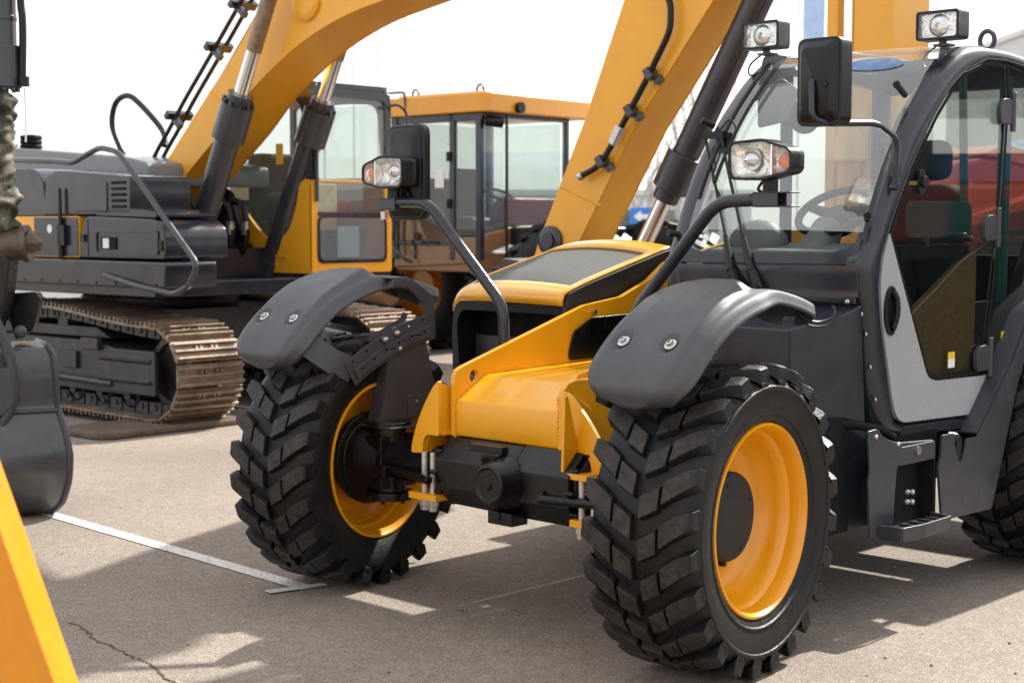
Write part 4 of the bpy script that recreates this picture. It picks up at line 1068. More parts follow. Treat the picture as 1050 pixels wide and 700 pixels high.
# upper structure
up = MB(); up.bx(-3.2, .90, -.90, 1.40, .985, 1.10); up.bx(-3.1, .35, -.40, .60, 1.10, 1.34); up.bx(-3.1, -1.3, -.7, 1.3, 1.1, 1.9)
up.prism([(-.8, 1.36), (-.75, 1.75), (-.35, 1.95), (-.05, 1.80), (.15, 1.36)], 'y', -.10, -.05); up.prism([(-.8, 1.36), (-.75, 1.75), (-.35, 1.95), (-.05, 1.80), (.15, 1.36)], 'y', .55, .60)
up.build('upper_frame', M['exc_dark'], E, bevel=.01)
sd_ = MB(); sd_.prism(rpoly([(-3.0, 1.06), (1.19, 1.06), (1.205, 1.26), (-3.0, 1.27)], [.02, .03, .03, .02]), 'y', -1.02, -.55)
sd_.build('side_skirt', M['exc_dark'], E, bevel=.03)
bx_ = MB()
bx_.prism(rpoly([(.03, 1.275), (1.175, 1.275), (1.165, 1.50), (1.06, 1.575), (.30, 1.60), (.12, 1.60)], [.03, .04, .06, .08, .03, .06]), 'y', -1.0, -.42)
tl = bx_.build('tool_box', M['exc_dark'], E, bevel=.035, segs=3)
lid = MB(); lid.prism(rpoly([(.25, 1.605), (1.04, 1.585), (1.05, 1.615), (.90, 1.645), (.30, 1.665)], .015), 'y', -.98, -.44); lid.build('tool_box_lid', M['exc_dark'], tl, bevel=.015)
ins = MB(); ins.prism(rrect(.28, 1.10, 1.31, 1.49, .03), 'y', -1.012, -1.001, [rrect(.30, 1.08, 1.325, 1.475, .025)])
ins.build('tool_box_rim', M['exc_dark'], tl, bevel=.004)
vt = MB(); vt.prism(rrect(.36, .56, 1.345, 1.44, .01), 'y', -1.010, -1.003)
vt.build('vent_opening', M['matblack'], tl)
vs_ = MB(); vs_.prism(rrect(.39, .47, 1.355, 1.43, .006), 'y', -1.013, -1.0105); vs_.build('vent_plate', M['sticker_white'], tl)
tk = MB()
tk.prism(rpoly([(-.50, 1.61), (.71, 1.61), (.715, 1.90), (-.30, 1.965), (-.44, 1.93)], [.02, .02, .03, .09, .12]), 'y', -.98, -.42)
tank = tk.build('fuel_tank', M['exc_dark'], E, bevel=.03, segs=3)
lv_ = MB()
for k in range(5): lv_.prism(rrect(.48, .66, 1.66 + k * .045, 1.682 + k * .045, .008), 'y', -.990, -.979)
lv_.build('louvre', M['matblack'], tank, split=True)
la = MB(); la.prism(rrect(.08, .14, 1.40, 1.46, .01), 'y', -1.016, -1.001); la.prism(rrect(1.11, 1.15, 1.34, 1.42, .01), 'y', -1.012, -1.001); la.build('latch', M['blackplastic'], tl, split=True, bevel=.003)
sm = MB(); sm.bx(.17, .176, -1.003, -.99, 1.29, 1.58); sm.build('panel_seam', M['matblack'], tl)
bh = MB()
for k in range(9): bh.cyl((-1.0 + k * .26, -1.021, 1.09), (-1.0 + k * .26, -1.028, 1.09), .012, 6)
bh.build('skirt_bolt', M['slate'], E, split=True)
tp_ = MB(); tp_.prism(rrect(-.02, .42, 1.635, 1.86, .02), 'y', -.992, -.975); tp_.build('tank_cover', M['exc_dark'], tank, bevel=.012)
yl = MB(); yl.prism(rpoly([(-.98, 1.275), (.02, 1.275), (.02, 1.60), (-.98, 1.60)], .01), 'y', -.985, -.42); rq = MB(); rq.prism(rpoly([(-3.0, 1.605), (-.46, 1.605), (-.50, 1.90), (-.62, 1.985), (-3.0, 2.03)], [.01, .01, .06, .1, .1]), 'y', -.975, -.42); rq.prism(rpoly([(-3.0, 1.275), (-.99, 1.275), (-.99, 1.60), (-3.0, 1.60)], .01), 'y', -.98, -.42); rq.build('rear_door', M['exc_dark'], E, bevel=.02, split=True)
yl.build('side_door', M['exc_yellow'], E, bevel=.02)
dp = MB(); dp.prism(rpoly([(-.62, 1.285), (.015, 1.285), (.015, 1.592), (-.62, 1.592)], .01), 'y', -.992, -.98); dp.build('side_door_band', M['exc_dark'], E, bevel=.004)
ds_ = MB(); ds_.prism(circle(-.38, 1.50, .035), 'y', -.998, -.993); ds_.build('door_badge', M['sticker_white'], E)
at_ = MB(); at_.tube([(-.20, -1.01, 1.28), (-.20, -1.01, 1.82)], [.022, .012], 8); at_.box((-.18, -1.0, 1.45), (.10, .05, .16)); at_.build('antenna', M['blackplastic'], E)
cw_ = MB(); cw_.prism(rpoly([(-3.15, 1.9), (.05, 1.85), (.05, 2.03), (-.25, 2.09), (-3.15, 2.30)], [.02, .02, .06, .1, .1]), 'y', -.35, .9); cw_.build('engine_hood', mat('hood_grey', (.16, .165, .17), .35, coat=.4, scale=3), E, bevel=.06, segs=3)
exh = MB(); exh.lathe([(0, .09), (.02, .10), (.04, .09), (.06, .10), (.08, .09), (.10, .10), (.12, .09), (.14, .10), (.16, .09), (.17, .0)], (-1.95, -.2, 2.17), (0, 0, 1), 20); exh.build('exhaust_cap', M['matblack'], E)
rl = MB(); rl.tube(fillet([(-.90, -1.05, 2.06), (-.17, -1.05, 2.03), (.05, -1.05, 2.01), (.43, -1.05, 2.12), (.67, -1.05, 2.08), (1.63, -1.05, 1.25), (1.52, -1.05, 1.09), (1.34, -1.05, 1.03), (.88, -1.05, 1.08), (.43, -1.03, 1.15)], .07), .022, 10)
rl.build('handrail', M['cylgrey'], E)
# swing area clutter and hydraulic hoses
for k, l in enumerate((-.02, .10, .24, .36)):
    hz = MB(); s0 = .18 + .05 * k
    hz.tube(spline([(s0 - .22, l, 1.42), (s0 - .20, l, 1.60), (s0 - .10, l, 1.72), (s0 + .02, l, 1.70), (s0 + .07, l, 1.58), (s0 + .06, l, 1.38), (s0 - .05, l, 1.22)], 6), .028, 8); ho_ = hz.build('hydraulic_hose', M['hose'], E)
    ft = MB(); ft.cyl((s0 + .07, l, 1.56), (s0 + .065, l, 1.45), .036, 8); ft.build('hose_fitting', M['steel'], ho_)
vb = MB(); vb.box((.10, .15, 1.28), (.45, .7, .20)); vb.box((-.05, .40, 1.40), (.3, .2, .25)); vb.box((.35, -.2, 1.22), (.25, .3, .22)); vb.box((-.10, -.25, 1.5), (.3, .2, .5)); vb.build('valve_block', M['black'], E, bevel=.02)
lp_ = MB(); lp_.lathe([(0, .055), (.02, .05), (.03, .0)], (.80, -.46, 1.42), (.6, -.8, 0), 16); lp_.build('working_lamp', M['lens_reflector'], E)
# boom
upE = [(-.45, 1.83), (.28, 2.487), (.736, 2.885), (1.131, 3.268), (1.75, 3.82), (2.5, 4.25), (3.3, 4.45), (4.6, 4.40), (5.9, 4.15)]
loE = [(5.95, 3.85), (4.6, 3.72), (3.6, 3.42), (3.0, 3.235), (2.47, 3.142), (2.11, 3.08), (1.78, 2.99), (1.415, 2.845), (.937, 2.575), (.572, 2.285), (.205, 2.03), (-.277, 1.674), (-.42, 1.66)]
us = [(p.x, p.y) for p in spline([Vector((a, b, 0)) for a, b in upE], 5)]; lo_ = [(p.x, p.y) for p in spline([Vector((a, b, 0)) for a, b in loE], 5)]
bm_ = MB(); bm_.prism(us + lo_, 'y', .012, .488)
boom = bm_.build('boom', M['exc_yellow'], E, bevel=.012)
fl_ = MB()      # side plates stand a little proud along the edges
for l0, l1 in ((0, .010), (.490, .50)):
    fl_.prism(us + lo_, 'y', l0, l1)
fl_.build('boom_side_plate', M['exc_yellow'], boom, bevel=.003, segs=1, split=True)
bp2 = MB(); bp2.lathe([(0, .16), (.02, .16), (.035, .14), (.04, .10), (.04, .0)], (1.62, 0, 3.22), (0, -1, 0), 32); bp2.build('boom_pin_boss', M['exc_yellow'], boom)
ws_ = MB(); ws_.tube([(.42, -.004, 2.60), (.72, -.004, 2.40)], .010, 6); ws_.tube([(-.25, -.004, 2.01), (-.06, -.004, 1.86)], .010, 6); ws_.build('boom_weld_seam', M['exc_yellow'], boom, split=True)
for l in (-.17, .67):
    b0 = Vector((.36, l, 1.22)); b1 = Vector((.985, l, 2.45)); dd = (b1 - b0).normalized(); e = b1 + dd * 1.05
    c = MB(); c.cyl(b0, b1, .098, 24); c.cyl(b0 - dd * .1, b0 + dd * .02, .12, 20); cy_ = c.build('boom_cylinder', M['cylgrey'], E)
    c = MB(); c.cyl(b1 - dd * .28, b1 + dd * .02, .132, 24); c.cyl(b1 + dd * .02, b1 + dd * .10, .10, 24)
    for k in range(10):
        a = 2 * pi * k / 10; u_ = dd.orthogonal().normalized(); w_ = dd.cross(u_); c.cyl(b1 + dd * .0 + (u_ * math.cos(a) + w_ * math.sin(a)) * .115, b1 + dd * .05 + (u_ * math.cos(a) + w_ * math.sin(a)) * .115, .015, 6)
    c.build('cylinder_gland', M['cylgrey'], cy_)
    c = MB(); c.cyl(b1 + dd * .08, b1 + dd * .46, .056, 20); c.build('cylinder_rod', M['chrome'], cy_)
    c = MB(); c.cyl(b1 + dd * .46, b1 + dd * .98, .062, 20); c.build('rod_wrap', M['oldrod'], cy_)
hs = MB()
for dl, ds0, r_ in ((-.02, .04, .018), (.10, .0, .018), (.22, .02, .014)):
    hs.tube(spline([(-.60 + ds0, .05 + dl, 1.80), (-.46 + ds0, .05 + dl, 2.08), (-.22 + ds0, .05 + dl, 2.33), (.0 + ds0, .05 + dl, 2.56), (.24 + ds0, .05 + dl, 2.79), (.50 + ds0, .05 + dl, 3.04), (.84 + ds0, .05 + dl, 3.37), (1.4 + ds0, .05 + dl, 3.90)], 6), r_, 8)
hs.build('boom_hose', M['hose'], boom, split=True)
hc = MB()
for s_, z in ((-.13, 2.44), (.42, 2.965), (.74, 3.275)):
    hc.box((s_ + .0, .09, z + .0), (.07, .26, .045), Matrix.Rotation(-.8, 3, 'Y')); hc.box((s_ + .05, .04, z - .06), (.05, .05, .12), Matrix.Rotation(-.8, 3, 'Y'))
hc.build('hose_clamp', M['exc_dark'], boom, bevel=.004, split=True)
lh = MB(); lh.tube(spline([(-1.05, .2, 2.10), (-1.16, .2, 2.22), (-1.27, .2, 2.42), (-1.21, .2, 2.60), (-1.04, .2, 2.66), (-.86, .2, 2.59), (-.52, .2, 2.34), (-.42, .15, 2.2)], 8), .026, 10); lh.build('looped_hose', M['hose'], E)
# cab
cabm = MB()
yb = [(-.36, 1.13), (.93, 1.13), (.935, 1.86), (.92, 1.905), (.83, 1.905), (.78, 1.86), (.73, 1.66), (.64, 1.48), (.50, 1.405), (.34, 1.42), (.20, 1.52), (.02, 1.68), (-.15, 1.79), (-.36, 1.86)]
cabm.prism(rpoly(yb, [.02, .03, .02, .02, .03, .03, .08, .08, .06, .06, .06, .06, .05, .02]), 'y', .62, .65)
cabm.prism(rpoly(yb, [.02, .03, .02, .02, .03, .03, .08, .08, .06, .06, .06, .06, .05, .02]), 'y', 1.49, 1.52)
# yellow lower front round the lower pane
cabm.prism(rpoly([(.62, 1.13), (1.52, 1.13), (1.52, 1.90), (.62, 1.90)], .03), 'x', .905, .935, [rrect(.685, 1.445, 1.225, 1.885, .06)])
cabm.prism([(.12, 1.30), (.62, 1.27), (.62, 1.25), (.12, 1.28)], 'y', .612, .619)
cab = cabm.build('cab', M['exc_yellow'], E, bevel=.01)
cf = MB()
cf.prism(rpoly([(.62, 1.895), (1.52, 1.895), (1.52, 2.66), (.62, 2.66)], [.004, .004, .10, .06]), 'x', .90, .932, [rrect(.685, 1.455, 1.90, 2.585, .06)])
cf.bx(.90, .95, .685, 1.45, 1.60, 1.635)
cf.prism(rrect(.675, 1.455, 1.213, 1.60, .06), 'x', .934, .945, [rrect(.70, 1.43, 1.24, 1.59, .05)])
cf.prism(rpoly([(.86, 1.90), (.93, 1.90), (.93, 2.66), (-.36, 2.66), (-.36, 1.80), (-.30, 1.80), (-.30, 2.58), (.40, 2.585), (.80, 2.56)], [.01, .01, .05, .05, .01, .01, .05, .1, .12]), 'y', .625, .66)
cf.prism(rpoly([(.86, 1.90), (.93, 1.90), (.93, 2.66), (-.36, 2.66), (-.36, 1.80), (-.30, 1.80), (-.30, 2.58), (.40, 2.585), (.80, 2.56)], [.01, .01, .05, .05, .01, .01, .05, .1, .12]), 'y', 1.48, 1.515)
cf.prism(rrect(-.37, .94, .63, 1.51, .08), 'z', 2.662, 2.70); cf.prism(rrect(-.2, .6, .72, 1.30, .05), 'z', 2.70, 2.725)
cf.bx(-.36, .93, .63, 1.51, 1.06, 1.125); cf.bx(-.36, -.33, .64, 1.49, 1.2, 1.75)
cf.tube([(.955, .66, 1.72), (.955, .66, 2.5)], .016, 8)
cf.tube(fillet([(.93, 1.40, 2.52), (1.0, 1.54, 2.56), (1.02, 1.62, 2.50), (1.02, 1.63, 2.3)], .05), .013, 8)
cf.build('cab_frame', M['exc_dark'], cab, bevel=.006)
li = MB(); li.prism(rpoly([(-.34, 1.13), (.90, 1.13), (.90, 1.86), (-.34, 1.80)], .02), 'y', 1.470, 1.487); li.prism(rpoly([(-.34, 1.13), (.90, 1.13), (.90, 1.40), (-.34, 1.40)], .02), 'y', .652, .660); li.build('cab_lining', M['interior'], cab, split=True)
g1 = MB(); g1.prism(rrect(.685, 1.455, 1.90, 2.585, .06), 'x', .912, .918); g1.prism(rrect(.69, 1.445, 1.635, 1.90, .01), 'x', .912, .918); g1.build('front_glass', M['glass_clear'], cab, smooth=0, split=True)
g2 = MB(); g2.prism(rrect(.70, 1.43, 1.24, 1.59, .05), 'x', .937, .942); g2.build('lower_glass', M['glass_low'], cab, smooth=0)
g3 = MB(); g3.prism([(-.30, 1.80), (-.15, 1.78), (.02, 1.67), (.20, 1.51), (.34, 1.41), (.50, 1.395), (.64, 1.47), (.73, 1.65), (.78, 1.87), (.86, 1.92), (.80, 2.56), (.40, 2.58), (-.30, 2.58)], 'y', .635, .640); g3.prism([(-.30, 1.80), (.86, 1.80), (.80, 2.56), (-.30, 2.58)], 'y', 1.495, 1.50); g3.build('side_glass', M['glass_clear'], cab, smooth=0, split=True)
se = MB(); se.bx(-.20, .02, .85, 1.25, 1.5, 2.15); se.bx(-.1, .40, .80, 1.25, 1.40, 1.56); se.bx(.25, .55, .68, .78, 1.2, 1.8); se.bx(.3, .6, 1.28, 1.36, 1.2, 1.75); se.build('cab_seat', M['seat'], cab, bevel=.04)
po_ = MB(); po_.box((.55, 1.0, 1.68), (.06, .42, .40)); po_.build('yellow_cover', mat('pale_yellow_cloth', (.75, .62, .30), .8, scale=12, var=.2), cab, bevel=.01)
po_ = MB(); po_.box((.90, 1.05, 1.39), (.006, .24, .26)); po_.build('notice_sheet', M['sticker_white'], cab)
po_ = MB(); po_.box((.60, 1.07, 1.36), (.05, .70, .20)); po_.build('seat_base', M['navy'], cab)
sy = MB(); sy.box((.52, .628, 2.12), (.09, .004, .17)); sy.build('cab_sticker', M['sticker_yellow'], cab)
wq = MB(); wq.box((.94, .80, 1.085), (.01, .10, .055)); wq.build('plate_sticker', M['sticker_white'], cab)
# stick (dipper), its cylinder and the bucket on the ground
sk_ = MB()
spoly = [(3.83, 1.33), (3.93, 1.28), (4.12, 1.27), (4.26, 1.49), (4.67, 2.15), (5.24, 2.86), (5.70, 3.40), (6.15, 3.95), (6.15, 4.35), (5.80, 4.55), (5.35, 4.35), (5.05, 3.85), (4.58, 2.95), (4.27, 2.23), (3.87, 1.43)]
sk_.prism(spoly, 'y', .092, .418); stick = sk_.build('stick', M['exc_yellow'], E, bevel=.01)
s2_ = MB(); s2_.prism(spoly, 'y', .08, .090); s2_.prism(spoly, 'y', .42, .43); s2_.build('stick_side_plate', M['exc_yellow'], stick, bevel=.003, segs=1, split=True)
s3 = MB(); s3.lathe([(0, .10), (.02, .10), (.03, .085), (.03, .05), (.045, .05), (.045, 0)], (3.98, .08, 1.43), (0, -1, 0), 24); s3.build('stick_pin', M['exc_dark'], stick, split=True)
s3 = MB(); s3.tube([(4.07, .078, 1.79), (4.40, .078, 1.66)], .009, 6); s3.build('stick_weld_seam', M['exc_yellow'], stick, split=True)
hp = [(4.93, .02, 2.98), (4.98, .02, 2.90), (4.99, .02, 2.82), (4.975, .02, 2.71), (4.88, .02, 2.55), (4.77, .02, 2.38), (4.63, .02, 2.18), (4.52, .02, 2.02), (4.42, .02, 1.91), (4.28, .02, 1.85)]
s4 = MB(); s4.tube(spline(hp, 4), .020, 10); sh = s4.build('stick_pipe', M['hose'], stick)
s5 = MB()
for (a, b) in ((4.83, 2.47), (4.68, 2.25), (4.45, 1.94)):
    s5.box((a, .035, b), (.05, .09, .075), Matrix.Rotation(-.55, 3, 'Y')); s5.box((a + .045, .055, b - .035), (.05, .05, .05), Matrix.Rotation(-.55, 3, 'Y'))
s5.build('pipe_clamp', M['cylgrey'], sh, bevel=.006, split=True)
s6 = MB(); s6.box((4.575, .02, 2.10), (.055, .06, .13), Matrix.Rotation(.55, 3, 'Y')); s6.cyl((4.30, .02, 1.855), (4.265, .02, 1.845), .03, 10); s6.build('pipe_joint', M['steel'], sh, bevel=.008, split=True)
b1 = Vector((4.92, .25, 1.93)); dd = Vector((5.47 - 4.92, 0, 2.89 - 1.93)).normalized(); b0 = b1 + dd * 1.75
c = MB(); c.cyl(b1 + dd * .02, b0, .088, 24); c.tube([b1 + dd * .35 + Vector((.1, -.03, 0)), b1 + dd * 1.3 + Vector((.10, -.03, 0))], .016, 8); bc_ = c.build('bucket_cylinder', M['cylgrey'], E)
c = MB(); c.cyl(b1 - dd * .19, b1 + dd * .06, .118, 24); c.cyl(b1 - dd * .27, b1 - dd * .19, .085, 24); c.cyl(b1 + dd * 1.15, b1 + dd * 1.22, .105, 24); c.box(b1 + dd * 1.2 + Vector((.14, -.05, 0)), (.10, .08, .06)); c.build('cylinder_gland', M['cylgrey'], bc_, bevel=.004, split=True)
c = MB(); c.cyl(b1 - dd * 1.0, b1 - dd * .27, .054, 20); c.build('cylinder_rod', M['chrome'], bc_)
bk = MB()
out_ = [(3.95, 1.32), (4.20, 1.30), (4.55, 1.10), (4.68, .75), (4.60, .35), (4.30, .06), (3.85, .02), (3.45, .10)]
inn_ = [(3.47, .14), (3.86, .07), (4.27, .11), (4.55, .38), (4.62, .75), (4.50, 1.05), (4.18, 1.24), (3.95, 1.26)]
bk.prism(out_ + inn_, 'y', -.35, .85); bk.prism(out_, 'y', -.37, -.35); bk.prism(out_, 'y', .85, .87)
bk.build('bucket', M['exc_dark'], E, bevel=.01)
lk_ = MB(); lk_.tube([(4.45, .25, 1.0), (4.50, .25, 1.25)], .06, 12); lk_.build('bucket_link', M['exc_dark'], E)
slab = MB(); slab.prism(rrect(-.30, .30, -.9, .40, .14), 'z', .0, .055)
so_ = slab.build('rubber_slab', M['wood'], None, bevel=.02, segs=3)
a42 = math.radians(-42)
dE = Vector((math.cos(a42), math.sin(a42), 0)); nE = Vector((-math.sin(a42), math.cos(a42), 0)); OE = Vector((-2.75, 13.0, 0))
so_.location = OE + dE * .92 + nE * (-.70) + Vector((0, 0, 0.0)); so_.rotation_euler = (0, 0, a42 + .0)
tag(so_, 'brown worn rubber slab lying under the front end of the near excavator track', 'ground mat')
so_.data.transform(Matrix.Scale(1.0, 4))
s2 = so_.copy(); C.objects.link(s2); s2.name = 'rubber_slab'; s2.location = OE + dE * (-2.2) + nE * (-.70); s2.rotation_euler = (0, 0, a42 + pi / 2)
s2['label'] = 'brown rubber slab under the rear of the near excavator track, beside the black bucket'

# ================================================================== WHEEL LOADER (behind, middle)
Lw = thing('wheel_loader', 'wheel loader with a yellow cab roof and bronze cab behind the far headlight', 'loader', (-.32, 16.5, 0), math.atan2(.76, .65))
rf_ = MB(); rf_.prism(rpoly([(-.12, -.18), (1.78, -.12), (1.72, 1.42), (-.05, 1.42)], [.10, .12, .1, .1]), 'z', 2.70, 2.90); rf_.prism(rpoly([(.03, .0), (1.5, .05), (1.5, 1.2), (.03, 1.3)], .1), 'z', 2.90, 2.93)
roof = rf_.build('cab_roof', M['loader_yellow'], Lw, bevel=.05, segs=3)
rr2 = MB()
for x, y in ((.15, .15), (.2, 1.15)): rr2.tube([Vector((x, y, 2.94)) + Vector((0, math.cos(pi * k / 10) * .05, math.sin(pi * k / 10) * .07)) for k in range(11)], .012, 6)
rr2.build('lifting_ring', M['blackplastic'], roof, split=True)
lamp = MB(); lamp.cyl((.40, -.17, 2.76), (.40, -.22, 2.76), .06, 16); lamp.cyl((.05, -.02, 2.62), (.20, -.12, 2.60), .06, 12); lamp.build('roof_lamp', M['blackplastic'], roof, split=True)
rl_ = MB(); rl_.tube(fillet([(-.05, 1.05, 2.70), (-.08, 1.05, 2.96), (-.08, 1.38, 2.96), (-.05, 1.38, 2.55)], .05), .014, 8); rl_.build('roof_rail', M['cylgrey'], roof)
pl_ = MB()
for (x, y, w_, d_) in ((.0, .05, .07, .07), (.0, .43, .06, .07), (.0, .98, .05, .05), (.0, 1.28, .09, .09), (1.45, .05, .06, .06), (1.45, 1.2, .08, .08), (.40, .02, .03, .03)):
    pl_.bx(x - w_ / 2 + .03, x + w_ / 2 + .03, y - d_ / 2, y + d_ / 2, 1.15, 2.70)
pl_.bx(.0, .06, .0, 1.3, 2.62, 2.70); pl_.bx(.0, 1.5, .02, .06, 2.66, 2.70); pl_.bx(.0, .055, .46, 1.27, 1.30, 1.36)
pl_.prism([(.46, 1.42), (.98, 1.62), (1.25, 1.70), (1.25, 1.76), (.98, 1.68), (.46, 1.48)], 'x', .0, .05)
pl_.build('cab_frame', M['exc_dark'], Lw, bevel=.008)
bd = MB(); bd.prism([(.04, 1.12), (1.32, 1.05), (1.32, 1.74), (.98, 1.66), (.80, 1.30), (.47, 1.38), (.04, 1.40)], 'x', .01, .045)
bd.prism([(.05, 1.20), (.95, 1.42), (.95, 1.52), (.50, 1.50), (.05, 1.42)], 'y', .03, .06)
bd.bx(.03, 1.5, .06, 1.3, 1.02, 1.22); bd.bx(.05, 1.5, 1.3, 4.2, 1.15, 2.05)
bd.build('body', M['loader_brown'], Lw, bevel=.02)
fp_ = MB(); fp_.bx(.50, 1.62, -.9, .06, 1.30, 1.50); fp_.bx(-.1, 1.6, -2.0, -.2, .6, 1.1); fp_.build('front_frame', M['exc_dark'], Lw, bevel=.03)
gl1 = MB(); gl1.prism([(.46, 1.45), (.98, 1.66), (1.25, 1.74), (1.25, 2.62), (.46, 2.62)], 'x', .018, .024); gl1.prism([(.08, 1.42), (.42, 1.40), (.42, 2.62), (.08, 2.64)], 'x', .018, .024); gl1.prism([(.80, 1.32), (.97, 1.64), (1.25, 1.72), (1.25, 1.30)], 'x', .018, .024)
gl1.build('door_glass', M['glass_dark'], Lw, smooth=0, split=True)
gl2 = MB(); gl2.prism([(.06, 1.40), (.40, 1.50), (.40, 2.66), (.06, 2.66)], 'y', .034, .040); gl2.prism([(.42, 1.51), (1.44, 1.50), (1.44, 2.66), (.42, 2.66)], 'y', .034, .040); gl2.build('windscreen', M['glass_clear'], Lw, smooth=0, split=True)
gl3 = MB(); gl3.bx(1.44, 1.445, .1, 1.15, 1.4, 2.65); gl3.bx(.1, 1.4, 1.24, 1.245, 1.8, 2.65); gl3.build('rear_glass', M['glass_clear'], Lw, smooth=0, split=True)
si_ = MB(); si_.bx(.55, 1.0, .62, 1.0, 1.3, 1.60); si_.bx(.55, 1.0, .85, 1.0, 1.6, 2.15); si_.ball((.75, .30, 1.62), .22, 14, (1, .8, 1)); si_.build('cab_seat', M['interior'], Lw, bevel=.04)
sw = MB(); sw.tube([Vector((.75, .42, 1.86)) + Vector((math.cos(2 * pi * k / 24) * .17, math.sin(2 * pi * k / 24) * .15, math.sin(2 * pi * k / 24) * .07)) for k in range(25)], .015, 6); sw.build('steering_wheel', M['blackplastic'], Lw)
dh = MB(); dh.tube([(-.005, .62, 1.33), (-.03, .68, 1.34), (-.03, .82, 1.34), (-.005, .86, 1.33)], .015, 8); dh.build('door_handle', M['blackplastic'], Lw)
hi = MB()
for z in (2.25, 1.75): hi.cyl((-.01, .46, z - .05), (-.01, .46, z + .05), .03, 8); hi.cyl((-.01, .93, z - .35), (-.03, .93, z - .35), .045, 10)
hi.build('door_hinge', M['blackplastic'], Lw, split=True)
sg_ = MB(); sg_.box((.012, .62, 2.02), (.004, .13, .2)); sg_.build('door_sticker', M['sticker_white'], Lw)
rd = MB(); rd.bx(.5, 1.42, .10, .16, 1.52, 1.82); rd.build('red_reflection_panel', mat('dull_red', (.22, .03, .018), .5), Lw, bevel=.03)  # red slab stands in for the dark red reflection in the windscreen
hr = MB(); hr.tube(fillet([(-.04, 1.22, 1.75), (-.08, 1.24, 1.3), (-.10, 1.05, 1.15), (-.04, .98, 1.12)], .08), .018, 8); hr.tube(fillet([(-.04, 1.08, 1.7), (-.08, 1.08, 1.3), (-.1, 1.02, 1.2)], .08), .016, 8); hr.build('grab_rail', M['exc_dark'], Lw, split=True)
wlw = MB()
wlw.lathe([(-.28, .40), (-.30, .60), (-.24, .74), (0, .77), (.24, .74), (.30, .60), (.28, .40)], (0, 0, 0), (1, 0, 0), 48)
for k in range(26):
    for sgn in (1, -1):
        a = 2 * pi * (k + (.5 if sgn < 0 else 0)) / 26
        R = Matrix.Rotation(a, 3, 'X'); wlw.box(R @ Vector((sgn * .15, 0, .775)), (.26, .09, .05), R @ Matrix.Rotation(sgn * .5, 3, 'Z'))
lwheel = holder('wheel', Lw, (.12, 2.3, .78))
wlw.build('tyre', M['rubber'], lwheel)
rmw = MB(); rmw.lathe([(-.28, .42), (-.2, .38), (-.1, .36), (-.12, .2), (-.2, .18), (-.2, .0)], (0, 0, 0), (1, 0, 0), 32); rmw.build('rim', M['loader_yellow'], lwheel)
for p in ((1.7, 2.3, .78), (.05, -1.2, .78), (1.65, -1.2, .78)):
    x_ = copy_tree(lwheel, Lw); x_.location = p
ckx = MB(); ckx.cyl((-.35, 1.0, .80), (-.35, 1.75, .86), .15, 20); ckx.build('air_tank', M['loader_brown'], Lw)
fd = MB(); fd.prism([(1.35, 1.62), (1.55, 1.72), (3.05, 1.72), (3.25, 1.5), (3.25, 1.45), (3.0, 1.66), (1.6, 1.66), (1.4, 1.55)], 'x', -.2, .4); fd.build('mudguard', M['exc_dark'], Lw, bevel=.02)

# ================================================================== BACKHOE ARM WITH BUCKET (left edge)
A = thing('digger_arm', 'hanging digger arm with camouflage sleeve and a dark grey bucket resting on the asphalt', 'digger arm', (-2.70, 8.25, 0), 0)
c = MB(); c.cyl((.02, 0, 2.27), (.02, 0, 3.4), .088, 28); c.cyl((.025, 0, 2.255), (.025, 0, 2.47), .105, 28); c.cyl((.02, 0, 2.60), (.02, 0, 2.625), .092, 28)
for k in range(12):
    a = 2 * pi * k / 12; c.cyl((.025 + .085 * math.cos(a), .085 * math.sin(a), 2.235), (.025 + .085 * math.cos(a), .085 * math.sin(a), 2.256), .013, 6)
dc = c.build('arm_cylinder', M['cylgrey'], A, bevel=.004)
c = MB(); c.tube(spline([(.140, -.02, 3.4), (.142, -.02, 2.75), (.150, -.02, 2.62), (.150, -.02, 2.50), (.142, -.02, 2.28)], 5), .020, 10); c.cyl((.15, -.02, 2.26), (.15, -.02, 2.31), .03, 10); c.build('arm_hose', M['hose'], dc)
c = MB(); c.tube([(.155, -.03, 2.25), (.160, -.03, 2.10), (.156, -.03, 1.97)], .005, 5); c.build('cable_tie', M['sticker_white'], dc)
# crumpled camouflage sleeve
rows = []; nz_ = 60; na = 40
random.seed(11)
folds = [(random.uniform(1.50, 2.24), random.uniform(0, 2 * pi), random.uniform(.007, .016), random.uniform(.014, .032), random.uniform(-.7, .7)) for _ in range(110)]
for i in range(nz_ + 1):
    z = 1.47 + (2.245 - 1.47) * i / nz_; row = []
    for j in range(na):
        a = 2 * pi * j / na
        r = .082 + .010 * math.sin(z * 9)
        for fz, fa, h, wd_, sl__ in folds:
            da = (a - fa + pi) % (2 * pi) - pi
            dz = z - fz - sl__ * da * .09
            r += h * math.exp(-(dz / wd_) ** 2 - (da / 1.0) ** 2) * .9
            r -= h * .75 * math.exp(-((dz - wd_ * 1.1) / (wd_ * .6)) ** 2 - (da / .9) ** 2)
        r = max(.06, r) * (1 - .35 * sstep(2.20, 2.245, z)) * (1 - .25 * (1 - sstep(1.47, 1.53, z)))
        row.append((-.005 + r * math.cos(a), r * math.sin(a), z))
    rows.append(row)
c = MB(); c.loft(rows, closed=True, caps=True); c.build('camouflage_sleeve', M['camo'], A, smooth=70)
c = MB(); c.cyl((-.22, -.03, 1.40), (.14, -.03, 1.44), .085, 20); c.cyl((.13, -.03, 1.44), (.165, -.03, 1.443), .10, 20); c.tube([(.15, -.03, 1.44), (.20, -.03, 1.425), (.205, -.03, 1.40)], [.08, .045, .02], 12)
